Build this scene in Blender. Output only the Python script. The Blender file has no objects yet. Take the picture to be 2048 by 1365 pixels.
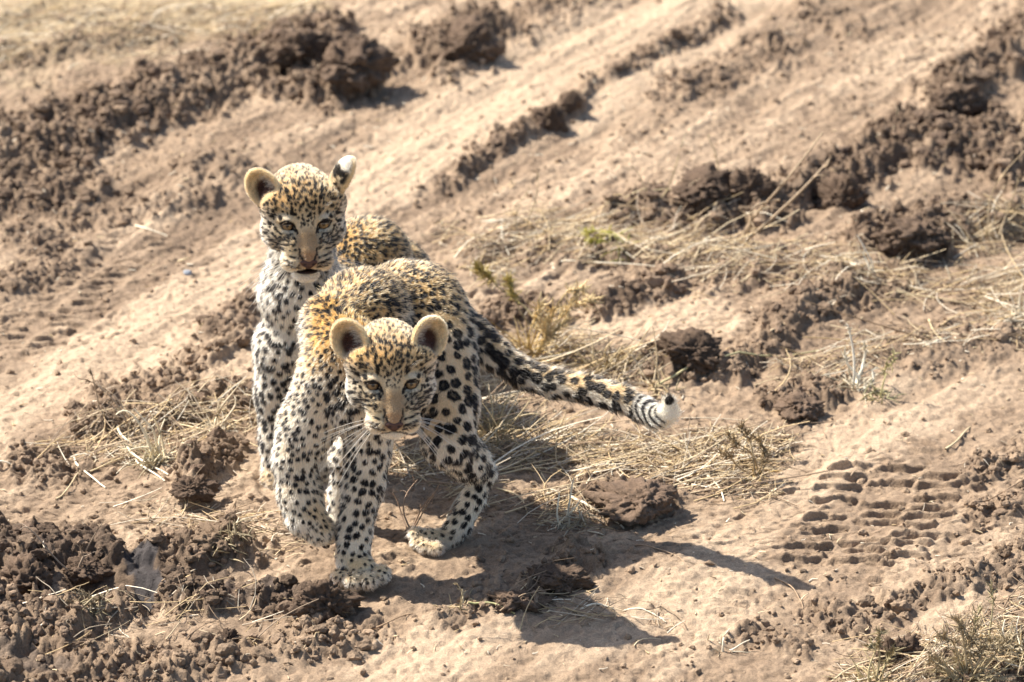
import bpy, math, random, time
import numpy as np
from mathutils import Vector, kdtree
T0 = time.time()
random.seed(7); RNG = np.random.default_rng(7)
SC = bpy.context.scene
COL = SC.collection

# ------------------------------------------------------------------ camera, sky, sun, exposure
PITCH = math.radians(22.0)
CH, CY = 3.165, -6.918            # camera height and y (metres)
S = 0.0007 / 7.5                  # tangent per photo pixel (2048 wide)
cam_d = bpy.data.cameras.new('camera'); cam = bpy.data.objects.new('camera', cam_d); COL.objects.link(cam)
cam.location = (0, CY, CH); cam.rotation_euler = (math.pi/2 - PITCH, 0, 0)
cam_d.sensor_width = 36.0; cam_d.lens = 36.0 / (2048 * S)
cam_d.clip_start = 0.1; cam_d.clip_end = 2000
cam_d.dof.use_dof = True; cam_d.dof.focus_distance = 7.55; cam_d.dof.aperture_fstop = 6.0
SC.camera = cam

SUN_DIR = np.array([0.811, -0.442, -1.0]); SUN_DIR /= np.linalg.norm(SUN_DIR)
w = bpy.data.worlds.new('World'); SC.world = w; w.use_nodes = True
nt = w.node_tree; bg = nt.nodes['Background']
sky = nt.nodes.new('ShaderNodeTexSky'); sky.sky_type = 'NISHITA'; sky.sun_disc = False
sky.sun_elevation = math.asin(-SUN_DIR[2]); sky.sun_rotation = math.atan2(-SUN_DIR[0], -SUN_DIR[1])
sky.dust_density = 1.6
nt.links.new(sky.outputs[0], bg.inputs[0]); bg.inputs[1].default_value = 0.092
sun_d = bpy.data.lights.new('sun', 'SUN'); sun = bpy.data.objects.new('sun', sun_d); COL.objects.link(sun)
sun_d.energy = 5.0; sun_d.angle = math.radians(0.5); sun_d.color = (1.0, 0.95, 0.87)
sun.rotation_euler = Vector(SUN_DIR).to_track_quat('-Z', 'Y').to_euler()
vs = SC.view_settings
SC.display_settings.display_device = 'sRGB'
vs.view_transform = 'Standard'; vs.look = 'None'; vs.gamma = 1.0; vs.use_curve_mapping = False
vs.exposure = 1.20
SC.render.engine = 'CYCLES'
SC.cycles.use_denoising = True
SC.cycles.max_bounces = 6; SC.cycles.transparent_max_bounces = 6
SC.cycles.diffuse_bounces = 3; SC.cycles.glossy_bounces = 3; SC.cycles.transmission_bounces = 4

# ------------------------------------------------------------------ where things stand
CT, ST = math.cos(PITCH), math.sin(PITCH)
def ray(u, v):
    a = (u - 1024) * S; b = (682.5 - v) * S
    return np.array([a, CT + ST * b, -ST + CT * b])
def P(u, v, Y):
    d = ray(u, v); t = (Y - CY) / d[1]
    return np.array([0, CY, CH]) + d * t
def G(u, v, z=0.0):
    d = ray(u, v); t = (CH - z) / -d[2]
    return np.array([0, CY, CH]) + d * t
def px_at(Y, z=0.2):                  # metres per photo pixel at that place
    return S * ((Y - CY) * CT + (CH - z) * ST)
def project(p):
    q = p - np.array([0, CY, CH])
    dep = q[..., 1] * CT - q[..., 2] * ST
    up = q[..., 1] * ST + q[..., 2] * CT
    return 1024 + q[..., 0] / dep / S, 682.5 - up / dep / S

# ------------------------------------------------------------------ numeric helpers
def hash3(i, j, k, seed=0):
    n = (i.astype(np.int64) * 374761393 + j.astype(np.int64) * 668265263 + k.astype(np.int64) * 2147483647 + seed * 974711) & 0xffffffff
    n = ((n ^ (n >> 13)) * 1274126177) & 0xffffffff
    n = ((n ^ (n >> 16)) * 2246822519) & 0xffffffff
    return ((n ^ (n >> 15)) & 0xffffff) / float(0xffffff)
def noise3(p, seed=0):                # value noise, -1..1
    f = np.floor(p); t = p - f; t = t * t * (3 - 2 * t); f = f.astype(np.int64)
    r = 0
    for a in (0, 1):
        wa = t[..., 0] if a else 1 - t[..., 0]
        for b in (0, 1):
            wb = t[..., 1] if b else 1 - t[..., 1]
            for c in (0, 1):
                wc = t[..., 2] if c else 1 - t[..., 2]
                r = r + wa * wb * wc * hash3(f[..., 0] + a, f[..., 1] + b, f[..., 2] + c, seed)
    return r * 2 - 1
def noise2(x, y, seed=0):
    fx, fy = np.floor(x), np.floor(y); tx, ty = x - fx, y - fy
    tx = tx * tx * (3 - 2 * tx); ty = ty * ty * (3 - 2 * ty)
    i, j = fx.astype(np.int64), fy.astype(np.int64); z = np.zeros_like(i)
    h = lambda a, b: hash3(i + a, j + b, z, seed)
    return ((h(0, 0) * (1 - tx) + h(1, 0) * tx) * (1 - ty) + (h(0, 1) * (1 - tx) + h(1, 1) * tx) * ty) * 2 - 1
def fbm2(x, y, oct=4, seed=0, gain=0.5):
    r = 0; a = 1.0
    for o in range(oct):
        c, s = math.cos(o * 1.1), math.sin(o * 1.1)
        r = r + a * noise2((x * c - y * s) * 2 ** o + 13.7 * o, (x * s + y * c) * 2 ** o + 7.1 * o, seed + o); a *= gain
    return r
def sstep(a, b, x):
    t = np.clip((x - a) / (b - a), 0, 1); return t * t * (3 - 2 * t)
def norm(v): return v / (np.linalg.norm(v, axis=-1, keepdims=True) + 1e-12)
def mix(a, b, t): return a + (b - a) * t[..., None]

# ------------------------------------------------------------------ object helpers
def tag(o, label=None, cat=None, group=None, kind=None):
    if label: o['label'] = label
    if cat: o['category'] = cat
    if group: o['group'] = group
    if kind: o['kind'] = kind
    return o
def empty(name, loc=(0, 0, 0)):
    o = bpy.data.objects.new(name, None); o.empty_display_size = 0.02; o.location = loc; COL.objects.link(o); return o
def mesh_obj(name, V, F, mat, parent=None, cols=None, smooth=True, origin=None):
    V = np.asarray(V, dtype=np.float32)
    if origin is not None: V = V - np.asarray(origin, dtype=np.float32)
    me = bpy.data.meshes.new(name)
    F = np.asarray(F, dtype=np.int32); k = F.shape[1]
    me.vertices.add(len(V)); me.vertices.foreach_set('co', V.ravel())
    me.loops.add(F.size); me.loops.foreach_set('vertex_index', F.ravel())
    me.polygons.add(len(F)); me.polygons.foreach_set('loop_start', np.arange(len(F), dtype=np.int32) * k)
    me.polygons.foreach_set('use_smooth', np.full(len(F), smooth))
    me.update(calc_edges=True)
    if cols is not None:
        at = me.color_attributes.new('tint', 'FLOAT_COLOR', 'POINT')
        c4 = np.ones((len(V), 4), dtype=np.float32); c4[:, :3] = cols; at.data.foreach_set('color', c4.ravel())
    if mat: me.materials.append(mat)
    o = bpy.data.objects.new(name, me); COL.objects.link(o)
    if origin is not None and parent is None: o.location = origin
    if parent is not None:
        o.parent = parent
        if origin is not None: o.location = np.asarray(origin) - np.array(parent.location)
    return o
def under(parent, o):                 # keep world position while parenting to an unrotated parent
    o.parent = parent; o.location = Vector(o.location) - Vector(parent.location)
def mat_new(name):
    m = bpy.data.materials.new(name); m.use_nodes = True
    return m, m.node_tree, m.node_tree.nodes['Principled BSDF']
def icosphere(sub):
    import bmesh
    bm = bmesh.new(); bmesh.ops.create_icosphere(bm, subdivisions=sub, radius=1)
    V = np.array([v.co[:] for v in bm.verts]); F = np.array([[v.index for v in f.verts] for f in bm.faces]); bm.free()
    return V, F
ICO2, ICO3, ICO4, ICO5 = icosphere(2), icosphere(3), icosphere(4), icosphere(5)
def tubes(paths, radii, sides=4):
    """paths (N,K,3), radii (N,K): N tubes in one mesh"""
    paths = np.asarray(paths, float); radii = np.asarray(radii, float); N, K, _ = paths.shape
    tg = np.gradient(paths, axis=1); tg = norm(tg)
    ref = np.where(np.abs(tg[..., 2:3]) > 0.9, np.array([1.0, 0, 0]), np.array([0, 0, 1.0]))
    a = norm(np.cross(tg, ref)); b = np.cross(tg, a)
    th = np.arange(sides) * 2 * math.pi / sides
    V = paths[:, :, None, :] + radii[:, :, None, None] * (np.cos(th)[:, None] * a[:, :, None, :] + np.sin(th)[:, None] * b[:, :, None, :])
    base = (np.arange(N) * K * sides)[:, None, None]; kk = (np.arange(K - 1) * sides)[None, :, None]; ss = np.arange(sides)[None, None, :]
    s2 = (ss + 1) % sides
    F = np.stack([base + kk + ss, base + kk + s2, base + kk + sides + s2, base + kk + sides + ss], -1).reshape(-1, 4)
    return V.reshape(-1, 3), F
#@@MATERIALS
# ------------------------------------------------------------------ materials
m_soil, nt, bs = mat_new('soil')
N = nt.nodes; L = nt.links
vc = N.new('ShaderNodeVertexColor'); vc.layer_name = 'tint'
tc = N.new('ShaderNodeTexCoord')
def tex_noise(scale, detail=6, rough=0.6):
    n = N.new('ShaderNodeTexNoise'); n.inputs['Scale'].default_value = scale; n.inputs['Detail'].default_value = detail
    n.inputs['Roughness'].default_value = rough; L.new(tc.outputs['Object'], n.inputs['Vector']); return n
n1 = tex_noise(75, 9, 0.72); n2 = tex_noise(420, 5, 0.7); n3 = tex_noise(9, 5, 0.6)
r1 = N.new('ShaderNodeMapRange'); r1.inputs['From Min'].default_value = 0.3; r1.inputs['From Max'].default_value = 0.7; r1.inputs['To Min'].default_value = 0.72; r1.inputs['To Max'].default_value = 1.24
L.new(n1.outputs['Fac'], r1.inputs['Value'])
r2 = N.new('ShaderNodeMapRange'); r2.inputs['From Min'].default_value = 0.3; r2.inputs['From Max'].default_value = 0.7; r2.inputs['To Min'].default_value = 0.62; r2.inputs['To Max'].default_value = 1.32
L.new(n2.outputs['Fac'], r2.inputs['Value'])
mm = N.new('ShaderNodeMath'); mm.operation = 'MULTIPLY'; L.new(r1.outputs[0], mm.inputs[0]); L.new(r2.outputs[0], mm.inputs[1])
vm = N.new('ShaderNodeVectorMath'); vm.operation = 'SCALE'; L.new(vc.outputs['Color'], vm.inputs[0]); L.new(mm.outputs[0], vm.inputs['Scale'])
L.new(vm.outputs[0], bs.inputs['Base Color'])
# wet mud: the alpha-like wetness rides in a separate attribute
wa = N.new('ShaderNodeAttribute'); wa.attribute_name = 'wet'
rr = N.new('ShaderNodeMapRange'); rr.inputs['To Min'].default_value = 0.95; rr.inputs['To Max'].default_value = 0.62; L.new(wa.outputs['Fac'], rr.inputs['Value']); L.new(rr.outputs[0], bs.inputs['Roughness'])
sp = N.new('ShaderNodeMapRange'); sp.inputs['To Min'].default_value = 0.12; sp.inputs['To Max'].default_value = 0.16; L.new(wa.outputs['Fac'], sp.inputs['Value']); L.new(sp.outputs[0], bs.inputs['Specular IOR Level'])
bp = N.new('ShaderNodeBump'); bp.inputs['Strength'].default_value = 0.8; bp.inputs['Distance'].default_value = 0.006
ad = N.new('ShaderNodeMath'); ad.operation = 'ADD'; L.new(n1.outputs['Fac'], ad.inputs[0])
hm = N.new('ShaderNodeMath'); hm.operation = 'MULTIPLY'; hm.inputs[1].default_value = 0.5; L.new(n2.outputs['Fac'], hm.inputs[0]); L.new(hm.outputs[0], ad.inputs[1])
L.new(ad.outputs[0], bp.inputs['Height']); L.new(bp.outputs[0], bs.inputs['Normal'])

def tinted(name, rough=0.7, spec=0.3, transl=0.0, vary=0.0):
    m, nt, bs = mat_new(name)
    v = nt.nodes.new('ShaderNodeVertexColor'); v.layer_name = 'tint'
    src = v.outputs['Color']
    if vary:
        t = nt.nodes.new('ShaderNodeTexCoord'); n = nt.nodes.new('ShaderNodeTexNoise'); n.inputs['Scale'].default_value = 160
        nt.links.new(t.outputs['Object'], n.inputs['Vector'])
        r = nt.nodes.new('ShaderNodeMapRange'); r.inputs['To Min'].default_value = 1 - vary; r.inputs['To Max'].default_value = 1 + vary
        nt.links.new(n.outputs['Fac'], r.inputs['Value'])
        s = nt.nodes.new('ShaderNodeVectorMath'); s.operation = 'SCALE'; nt.links.new(src, s.inputs[0]); nt.links.new(r.outputs[0], s.inputs['Scale']); src = s.outputs[0]
    nt.links.new(src, bs.inputs['Base Color'])
    bs.inputs['Roughness'].default_value = rough; bs.inputs['Specular IOR Level'].default_value = spec
    if transl:
        out = nt.nodes['Material Output']; tr = nt.nodes.new('ShaderNodeBsdfTranslucent'); mx = nt.nodes.new('ShaderNodeMixShader')
        mx.inputs[0].default_value = transl; nt.links.new(src, tr.inputs['Color'])
        nt.links.new(bs.outputs[0], mx.inputs[1]); nt.links.new(tr.outputs[0], mx.inputs[2]); nt.links.new(mx.outputs[0], out.inputs['Surface'])
    return m
m_straw = tinted('straw', 0.55, 0.35, 0.0, 0.35)
m_leafy = tinted('dry_leaf', 0.6, 0.3, 0.3, 0.3)
m_skin = tinted('skin', 0.75, 0.2)
m_whisker = tinted('whisker', 0.35, 0.5, 0.3)
# hair: colour rides on every strand
m_fur, nt, bs = mat_new('fur')
for n in list(nt.nodes):
    if n.type == 'BSDF_PRINCIPLED': nt.nodes.remove(n)
at = nt.nodes.new('ShaderNodeAttribute'); at.attribute_name = 'tint'
hb = nt.nodes.new('ShaderNodeBsdfHairPrincipled'); hb.parametrization = 'COLOR'
nt.links.new(at.outputs['Color'], hb.inputs['Color'])
hb.inputs['Roughness'].default_value = 0.45; hb.inputs['Radial Roughness'].default_value = 0.7
if 'Random Roughness' in hb.inputs: hb.inputs['Random Roughness'].default_value = 0.3
df = nt.nodes.new('ShaderNodeBsdfDiffuse'); nt.links.new(at.outputs['Color'], df.inputs['Color'])
mx = nt.nodes.new('ShaderNodeMixShader'); mx.inputs[0].default_value = 0.35
nt.links.new(hb.outputs[0], mx.inputs[1]); nt.links.new(df.outputs[0], mx.inputs[2])
nt.links.new(mx.outputs[0], nt.nodes['Material Output'].inputs['Surface'])
# eye and nose
m_eye = tinted('eye', 0.06, 0.6); m_nose = tinted('nose', 0.5, 0.3)

#@@GROUND
# ------------------------------------------------------------------ the ground: ruts, ridges, clods, tyre prints
def axis_pts(lo, hi, step, far_lo, far_hi):
    core = list(np.arange(lo, hi + step * 0.5, step))
    def grow(a, lim, sgn):
        out = []; s = step; x = a
        while (x < lim) if sgn > 0 else (x > lim):
            s *= 1.13; x += sgn * s; out.append(x)
        return out
    return np.array(grow(lo, far_lo, -1)[::-1] + core + grow(hi, far_hi, 1))
GX = axis_pts(-1.0, 1.0, 0.0029, -300, 300)
GY = axis_pts(-0.62, 2.62, 0.0046, -60, 900)
def refine(g, lo, hi, step):                     # closer rows where the tyre prints need crisp edges
    return np.concatenate([g[g < lo], np.arange(lo, hi, step), g[g > hi + step * .5]])
GY = refine(refine(GY, 0.05, 0.46, 0.0016), 0.90, 1.40, 0.0024)
X, Y = np.meshgrid(GX, GY, indexing='xy')
flat = np.stack([X, Y, np.zeros_like(X)], -1)
U, Vv = project(flat)
far = (Y < CY + 1.0); U = np.where(far, -9e4, U); Vv = np.where(far, 9e4, Vv)
def stroke(pts, jit=0.35, seed=1, u=None, v=None):
    """0..1 closeness to a polyline given in photo pixels (u, v, radius)"""
    u = U if u is None else u; v = Vv if v is None else v
    best = np.full(u.shape, 9.0)
    for a, b in zip(pts[:-1], pts[1:]) if len(pts) > 1 else [(pts[0], pts[0])]:
        du, dv = b[0] - a[0], b[1] - a[1]; l2 = du * du + dv * dv + 1e-6
        t = np.clip(((u - a[0]) * du + (v - a[1]) * dv) / l2, 0, 1)
        d = np.hypot(u - a[0] - t * du, (v - a[1] - t * dv) * 1.35) / (a[2] + (b[2] - a[2]) * t)
        best = np.minimum(best, d)
    if jit: best = best * (1 + jit * WOB)
    return np.clip(1 - best, 0, 1)
WOB = fbm2(U / 26, Vv / 17, 3, 5)
# (points, height in m, roughness, dampness)
RIDGES = [
    ([(-60, 330, 110), (60, 300, 110), (200, 250, 105), (330, 200, 95), (480, 150, 85), (600, 120, 95), (720, 150, 70)], 0.050, 1.0, 0.85),
    ([(560, 95, 75), (650, 90, 85)], 0.055, 0.8, 0.9),
    ([(640, 170, 80), (720, 185, 60)], 0.045, 0.8, 0.8),
    ([(860, 110, 60), (930, 95, 85), (990, 70, 50)], 0.075, 0.7, 0.8),
    ([(900, 140, 60), (1130, 10, 70), (1300, -60, 60)], 0.020, 0.5, 0.6),
    ([(-50, 130, 40), (150, 95, 50), (300, 60, 40), (330, 80, 30)], 0.020, 0.4, 0.5),
    ([(-60, 400, 60), (100, 395, 70), (190, 370, 60)], 0.030, 0.8, 0.8),
    ([(380, 345, 60), (470, 345, 50)], 0.022, 0.5, 0.5),
    ([(890, 375, 26), (960, 325, 32), (1030, 280, 30)], 0.016, 0.8, 0.8),
    ([(1030, 280, 20), (1100, 245, 34), (1150, 225, 30)], 0.030, 0.5, 0.8),
    ([(1165, 195, 22), (1220, 165, 22), (1330, 100, 28), (1450, 40, 34)], 0.013, 0.7, 0.7),
    ([(1340, 190, 50), (1440, 150, 60), (1580, 95, 50)], 0.012, 0.55, 0.45),
    ([(1620, 20, 50), (1720, 60, 40)], 0.010, 0.5, 0.4),
    ([(2080, 60, 90), (1960, 130, 70), (1900, 190, 75), (1930, 215, 60)], 0.045, 0.9, 0.9),
    ([(2080, 300, 110), (1900, 285, 90), (1780, 290, 80), (1700, 345, 75), (1600, 385, 60)], 0.050, 1.0, 1.0),
    ([(1560, 420, 50), (1450, 430, 70), (1350, 435, 55), (1240, 440, 45)], 0.052, 1.0, 0.9),
    ([(2090, 420, 70), (1960, 440, 60), (1830, 470, 80), (1730, 480, 50)], 0.042, 0.9, 0.85),
    ([(960, 500, 40), (1150, 500, 60), (1400, 530, 70), (1650, 560, 60)], 0.014, 0.6, 0.35),
    ([(1000, 620, 50), (1100, 610, 40)], 0.026, 0.8, 0.8), ([(1210, 605, 50), (1330, 570, 50)], 0.030, 0.8, 0.75),
    ([(1560, 650, 60), (1680, 590, 60), (1800, 560, 50)], 0.022, 0.8, 0.7),
    ([(1290, 735, 50), (1370, 730, 60), (1430, 740, 40)], 0.030, 1.0, 1.0), ([(1480, 740, 50), (1560, 690, 50)], 0.020, 0.8, 0.7),
    ([(1560, 800, 50), (1640, 790, 60)], 0.024, 0.8, 0.8),
    ([(1850, 700, 80), (2060, 640, 90)], 0.012, 0.4, 0.2),
    ([(1180, 1000, 60), (1290, 1000, 70)], 0.020, 0.8, 0.7),
    ([(1070, 1190, 50), (1150, 1140, 60), (1190, 1130, 40)], 0.024, 0.8, 0.9),
    ([(990, 1190, 40), (900, 1250, 40)], 0.010, 0.6, 0.4),
    ([(60, 470, 60), (130, 520, 60), (20, 570, 50)], 0.014, 0.6, 0.6),
    ([(150, 430, 40), (330, 415, 40), (420, 400, 30)], 0.018, 0.5, 0.5),
    ([(420, 660, 50), (500, 620, 40)], 0.020, 0.6, 0.75), ([(470, 690, 40), (350, 760, 50), (230, 800, 60)], 0.010, 0.7, 0.45),
    ([(180, 850, 50), (330, 850, 50), (450, 820, 60), (520, 810, 40)], 0.020, 0.8, 0.7),
    ([(370, 1000, 40), (390, 960, 50), (450, 930, 55)], 0.038, 1.0, 0.95),
    ([(60, 930, 60), (150, 950, 50)], 0.006, 0.6, 0.5),
    ([(-40, 1110, 90), (60, 1120, 90), (130, 1110, 60)], 0.040, 0.9, 0.95),
    ([(130, 1120, 40), (190, 1100, 55), (230, 1120, 40)], 0.040, 0.7, 1.0),
    ([(300, 1110, 50), (370, 1120, 70), (470, 1110, 60)], 0.036, 1.0, 0.8),
    ([(330, 1200, 60), (480, 1200, 50), (600, 1220, 50), (660, 1225, 55)], 0.028, 1.0, 0.95),
    ([(-40, 1260, 120), (120, 1270, 90), (250, 1230, 60)], 0.040, 1.0, 0.75),
    ([(0, 1370, 120), (200, 1360, 90), (420, 1330, 60)], 0.018, 1.0, 0.6),
    ([(540, 1300, 60), (760, 1270, 60)], 0.008, 0.7, 0.4),
    ([(1640, 1230, 60), (1720, 1240, 50), (1900, 1180, 50), (2060, 1130, 60)], 0.012, 0.7, 0.5),
    ([(1500, 1270, 40), (1600, 1290, 40)], 0.010, 0.6, 0.5),
    ([(2060, 900, 50), (2000, 920, 50), (1940, 960, 40)], 0.014, 0.7, 0.5), ([(2050, 1020, 50), (1960, 1040, 40)], 0.012, 0.7, 0.6),
    ([(1850, 1370, 60), (2060, 1330, 90)], 0.035, 0.9, 0.8),
]
HOLLOWS = [([(620, 75, 30), (560, 85, 25)], 0.02), ([(1640, 400, 36)], 0.05), ([(180, 1190, 60), (290, 1185, 55)], 0.026), ([(370, 1005, 22)], 0.03),
           ([(120, 510, 30)], 0.015), ([(1390, 720, 30)], 0.02), ([(300, 1235, 40)], 0.012), ([(960, 900, 80), (800, 940, 60)], 0.004)]
H = 0.010 * fbm2(X * 2.2, Y * 1.6, 3, 11) + 0.004 * fbm2(X * 9, Y * 7, 3, 12)
ROUGH = np.zeros_like(X); DAMP_DARK = np.zeros_like(X)
RR = 0.0
for i, (pts, h, ro, da) in enumerate(RIDGES):
    m = stroke(pts); s = sstep(0, 0.95, m)
    RR = np.maximum(RR, s * h * 0.60) + 0.25 * np.minimum(RR, s * h * 0.60)
    e = sstep(0.0, 0.45, m)
    ROUGH = np.maximum(ROUGH, e * ro); DAMP_DARK = np.maximum(DAMP_DARK, e * da)
TH = math.radians(58); ALG = X * math.cos(TH) + Y * math.sin(TH); ACR = -X * math.sin(TH) + Y * math.cos(TH)
STK = fbm2(ACR * 13, ALG * 1.7, 4, 71, 0.6); STK2 = fbm2(ACR * 34, ALG * 5, 3, 72, 0.6)
H += RR
for pts, h in HOLLOWS:
    H -= h * sstep(0, 0.9, stroke(pts, 0.25))
# packed wheel lanes stay smooth
LANES = [([(-60, 830, 150), (200, 720, 150), (480, 580, 120)], 1), ([(480, 500, 80), (760, 340, 110), (1020, 170, 130), (1250, 30, 130), (1400, -80, 130)], 1), ([(1180, 260, 60), (1400, 80, 80), (1560, -40, 80)], 1), ([(1150, 640, 60), (1450, 640, 60)], 1), ([(1750, 800, 70), (2060, 760, 80)], 1),
         ([(1450, 1090, 120), (1650, 900, 110), (1850, 830, 90)], 1), ([(760, 1340, 110), (1100, 1300, 110), (1400, 1170, 130)], 1)]
LANE = np.zeros_like(X)
for pts, _ in LANES: LANE = np.maximum(LANE, sstep(0, 0.6, stroke(pts, 0.3)))
inner = (np.abs(X) < 1.05) & (Y > -0.7) & (Y < 2.75)
ROUGH = np.where(inner, np.maximum(ROUGH, 0.11 * (1 - LANE) + 0.02), 0.2)
WET = np.maximum(sstep(0.1, 0.6, stroke([(275, 1125, 44), (300, 1165, 48), (290, 1205, 44)], 0.4)), 0)
WET = np.maximum(WET, sstep(0.1, 0.5, stroke([(110, 1110, 40), (200, 1090, 50)], 0.5)) * 0.35)
WET = np.maximum(WET, sstep(0.1, 0.5, stroke([(460, 1185, 50), (560, 1200, 40)], 0.6)) * 0.45)
WET = np.maximum(WET, sstep(0.2, 0.7, stroke([(-20, 1330, 50), (120, 1345, 60)], 0.5)) * 0.5)
# lumpy relief
UPR = sstep(900, 600, Vv) * inner
H += inner * (0.0055 * STK * (0.35 + 0.65 * UPR) + 0.0022 * STK2)
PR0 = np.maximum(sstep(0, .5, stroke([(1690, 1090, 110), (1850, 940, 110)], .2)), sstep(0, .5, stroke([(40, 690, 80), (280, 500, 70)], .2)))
ROUGH = ROUGH * (1 - 0.65 * WET) * (1 - 0.75 * PR0)
H += ROUGH * (0.012 * fbm2(X * 26, Y * 20, 3, 21) + 0.008 * np.abs(fbm2(X * 60, Y * 45, 2, 22)) + 0.006 * fbm2(X * 105, Y * 80, 2, 23))
H += (0.0012 + 0.0022 * ROUGH) * fbm2(X * 150, Y * 100, 2, 31)
H -= 0.0035 * sstep(0.35, 0.8, noise2(X * 95, Y * 85, 32)) * (0.35 + 0.65 * sstep(-.4, .5, fbm2(X * 11, Y * 9, 2, 33)))
# ripples and thin cracks of the dried crust, running across the lanes
rip = np.abs(noise2(X * 14 + 0.6 * noise2(X * 30, Y * 30, 41), Y * 60 + 1.2 * noise2(X * 9, Y * 9, 42), 43))
H -= 0.0030 * (1 - sstep(0.0, 0.16, rip)) * sstep(-0.2, 0.5, noise2(X * 6, Y * 5, 44)) * inner
# half-buried clods: thousands of lumps pressed into the sheet
x0i, y0i = np.searchsorted(GX, -1.0), np.searchsorted(GY, -0.62)
LUMPN = fbm2(X * 150, Y * 110, 2, 91)
HB = H.copy()
def add_lumps(n, rmin, rmax, want, seed, squash=0.75, power=2.2, sink=0.25):
    rg = np.random.default_rng(seed); made = 0
    cx = rg.uniform(-0.98, 0.98, n * 8); cy = rg.uniform(-0.6, 2.6, n * 8); acc = rg.uniform(0, 1, n * 8)
    ii = np.clip(np.searchsorted(GX, cx), 0, len(GX) - 1); jj = np.clip(np.searchsorted(GY, cy), 0, len(GY) - 1)
    ok = acc < want[jj, ii]
    for x, y, i, j in list(zip(cx[ok], cy[ok], ii[ok], jj[ok]))[:n]:
        r = rmin * (rmax / rmin) ** (rg.random() ** power)
        ax = r * rg.uniform(0.8, 1.4); ay = r * rg.uniform(0.8, 1.3); hh = r * squash * rg.uniform(0.7, 1.3)
        wi = int(ax * 1.2 / 0.0029) + 2; wj = 0
        a, b, c, d = max(int(np.searchsorted(GY, y - ay * 1.25)) - 1, 0), int(np.searchsorted(GY, y + ay * 1.25)) + 1, max(i - wi, 0), i + wi + 1
        gx = (X[a:b, c:d] - x) / ax; gy = (Y[a:b, c:d] - y) / ay
        th = rg.uniform(0, 3.14); ct, st = math.cos(th), math.sin(th)
        q = np.abs(gx * ct + gy * st) ** 2.0 + np.abs(-gx * st + gy * ct) ** 2.0
        q = q * (1 + 0.9 * LUMPN[a:b, c:d])
        top = HB[a:b, c:d] - sink * hh + hh * (np.clip(1 - q, 0, 1)) ** 0.75 + hh * 0.25 * (gx * rg.uniform(-1, 1) + gy * rg.uniform(-1, 1))
        H[a:b, c:d] = np.where(q < 1, np.maximum(H[a:b, c:d], top), H[a:b, c:d])
base_w = np.clip(ROUGH - 0.1, 0, 1) ** 1.3
add_lumps(450, 0.006, 0.013, base_w, 51, 0.60)
HB = H.copy()
add_lumps(3500, 0.0035, 0.008, np.clip(ROUGH * 0.9, 0.0, 1), 52, 0.75)
HB = H.copy()
add_lumps(2500, 0.003, 0.006, np.clip(0.10 + ROUGH, 0, 1) * (1 - 0.75 * LANE), 53, 0.8)
H += ROUGH * (0.0040 * fbm2(X * 170, Y * 120, 2, 36) + 0.0045 * np.abs(fbm2(X * 85, Y * 62, 2, 37)))
PR = np.maximum(sstep(0, .5, stroke([(1690, 1090, 110), (1850, 940, 110)], .2)), sstep(0, .5, stroke([(40, 690, 80), (280, 500, 70)], .2)))
# tyre tread prints: rows of short slots
def slots(rows, depth, wv=7.0):
    """little scarps: the earth breaks down toward the near side and ramps up again"""
    for (u, v, l, wd, sl) in rows:
        c = G(u, v); mx_, my_ = (l + 14) * 0.0008, (40 + abs(sl) * l) * 0.0021
        i0, i1 = np.searchsorted(GX, c[0] - mx_), np.searchsorted(GX, c[0] + mx_); j0, j1 = np.searchsorted(GY, c[1] - my_), np.searchsorted(GY, c[1] + my_)
        if i1 <= i0 or j1 <= j0: continue
        du = U[j0:j1, i0:i1] - u; wob = WOB[j0:j1, i0:i1]; dv = Vv[j0:j1, i0:i1] - v - sl * du - 1.2 * np.sin(du / 11 + u)
        g = sstep(l, l - 8, np.abs(du) * (1 + 0.15 * wob)); a_ = depth * wd / 4.2
        H[j0:j1, i0:i1] += -g * a_ * np.tanh(dv / 0.7) * np.exp(-np.abs(dv) / wv) * (1 + 0.22 * np.sin(du / 17 + v))
rows = []
rg = np.random.default_rng(3)
slots_rows = rows
for k in range(10):                                      # right-hand print
    v = 935 + k * 20 + rg.uniform(-3, 3)
    for c, (du, l) in enumerate([(-100, 50), (2, 47), (104, 46)]):
        if rg.random() < 0.16: continue
        rows.append((1790 - (v - 945) * 0.45 + du + rg.uniform(-10, 10), v + (7 if c % 2 else 0) + rg.uniform(-2, 2), l + rg.uniform(-8, 8), 4.2, 0.03 if c else -0.02))
for (u, v) in [(1480, 1190), (1470, 1208), (1455, 1224), (1840, 890), (1850, 905), (1760, 1130), (1770, 1160), (1480, 970), (1560, 980), (1700, 1270)]:
    rows.append((u, v, 34, 3.2, 0.05))
slots(rows, 0.0068, 7.0)
rows = []
for k in range(17):                                      # left-hand print, running off the frame
    v = 690 - k * 14
    for c, du in enumerate((-70, 10)):
        if rg.random() < 0.12: continue
        rows.append((60 + (690 - v) * 1.05 + du + rg.uniform(-10, 10), v + 6 * c + rg.uniform(-2, 2), 32 + rg.uniform(-9, 9), 3.0, -0.04))
for k in range(5): rows.append((440 + k * 8, 740 - k * 12, 22, 2.6, 0))
for (u, v) in [(40, 950), (110, 962), (60, 925), (500, 690), (520, 705), (300, 870), (330, 885), (1010, 470), (1240, 330), (1120, 345)]:
    rows.append((u, v, 26, 2.8, 0.0))
slots(rows, 0.0062, 5.5)
rows = []
for _ in range(3600):
    u, v = rg.uniform(-20, 2070), 1380 * rg.random() ** 0.9
    rows.append((u, v, rg.uniform(5, 26), rg.uniform(1.0, 4.2), rg.uniform(-.25, .12)))
slots(rows, 0.0034, 4.5)
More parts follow.
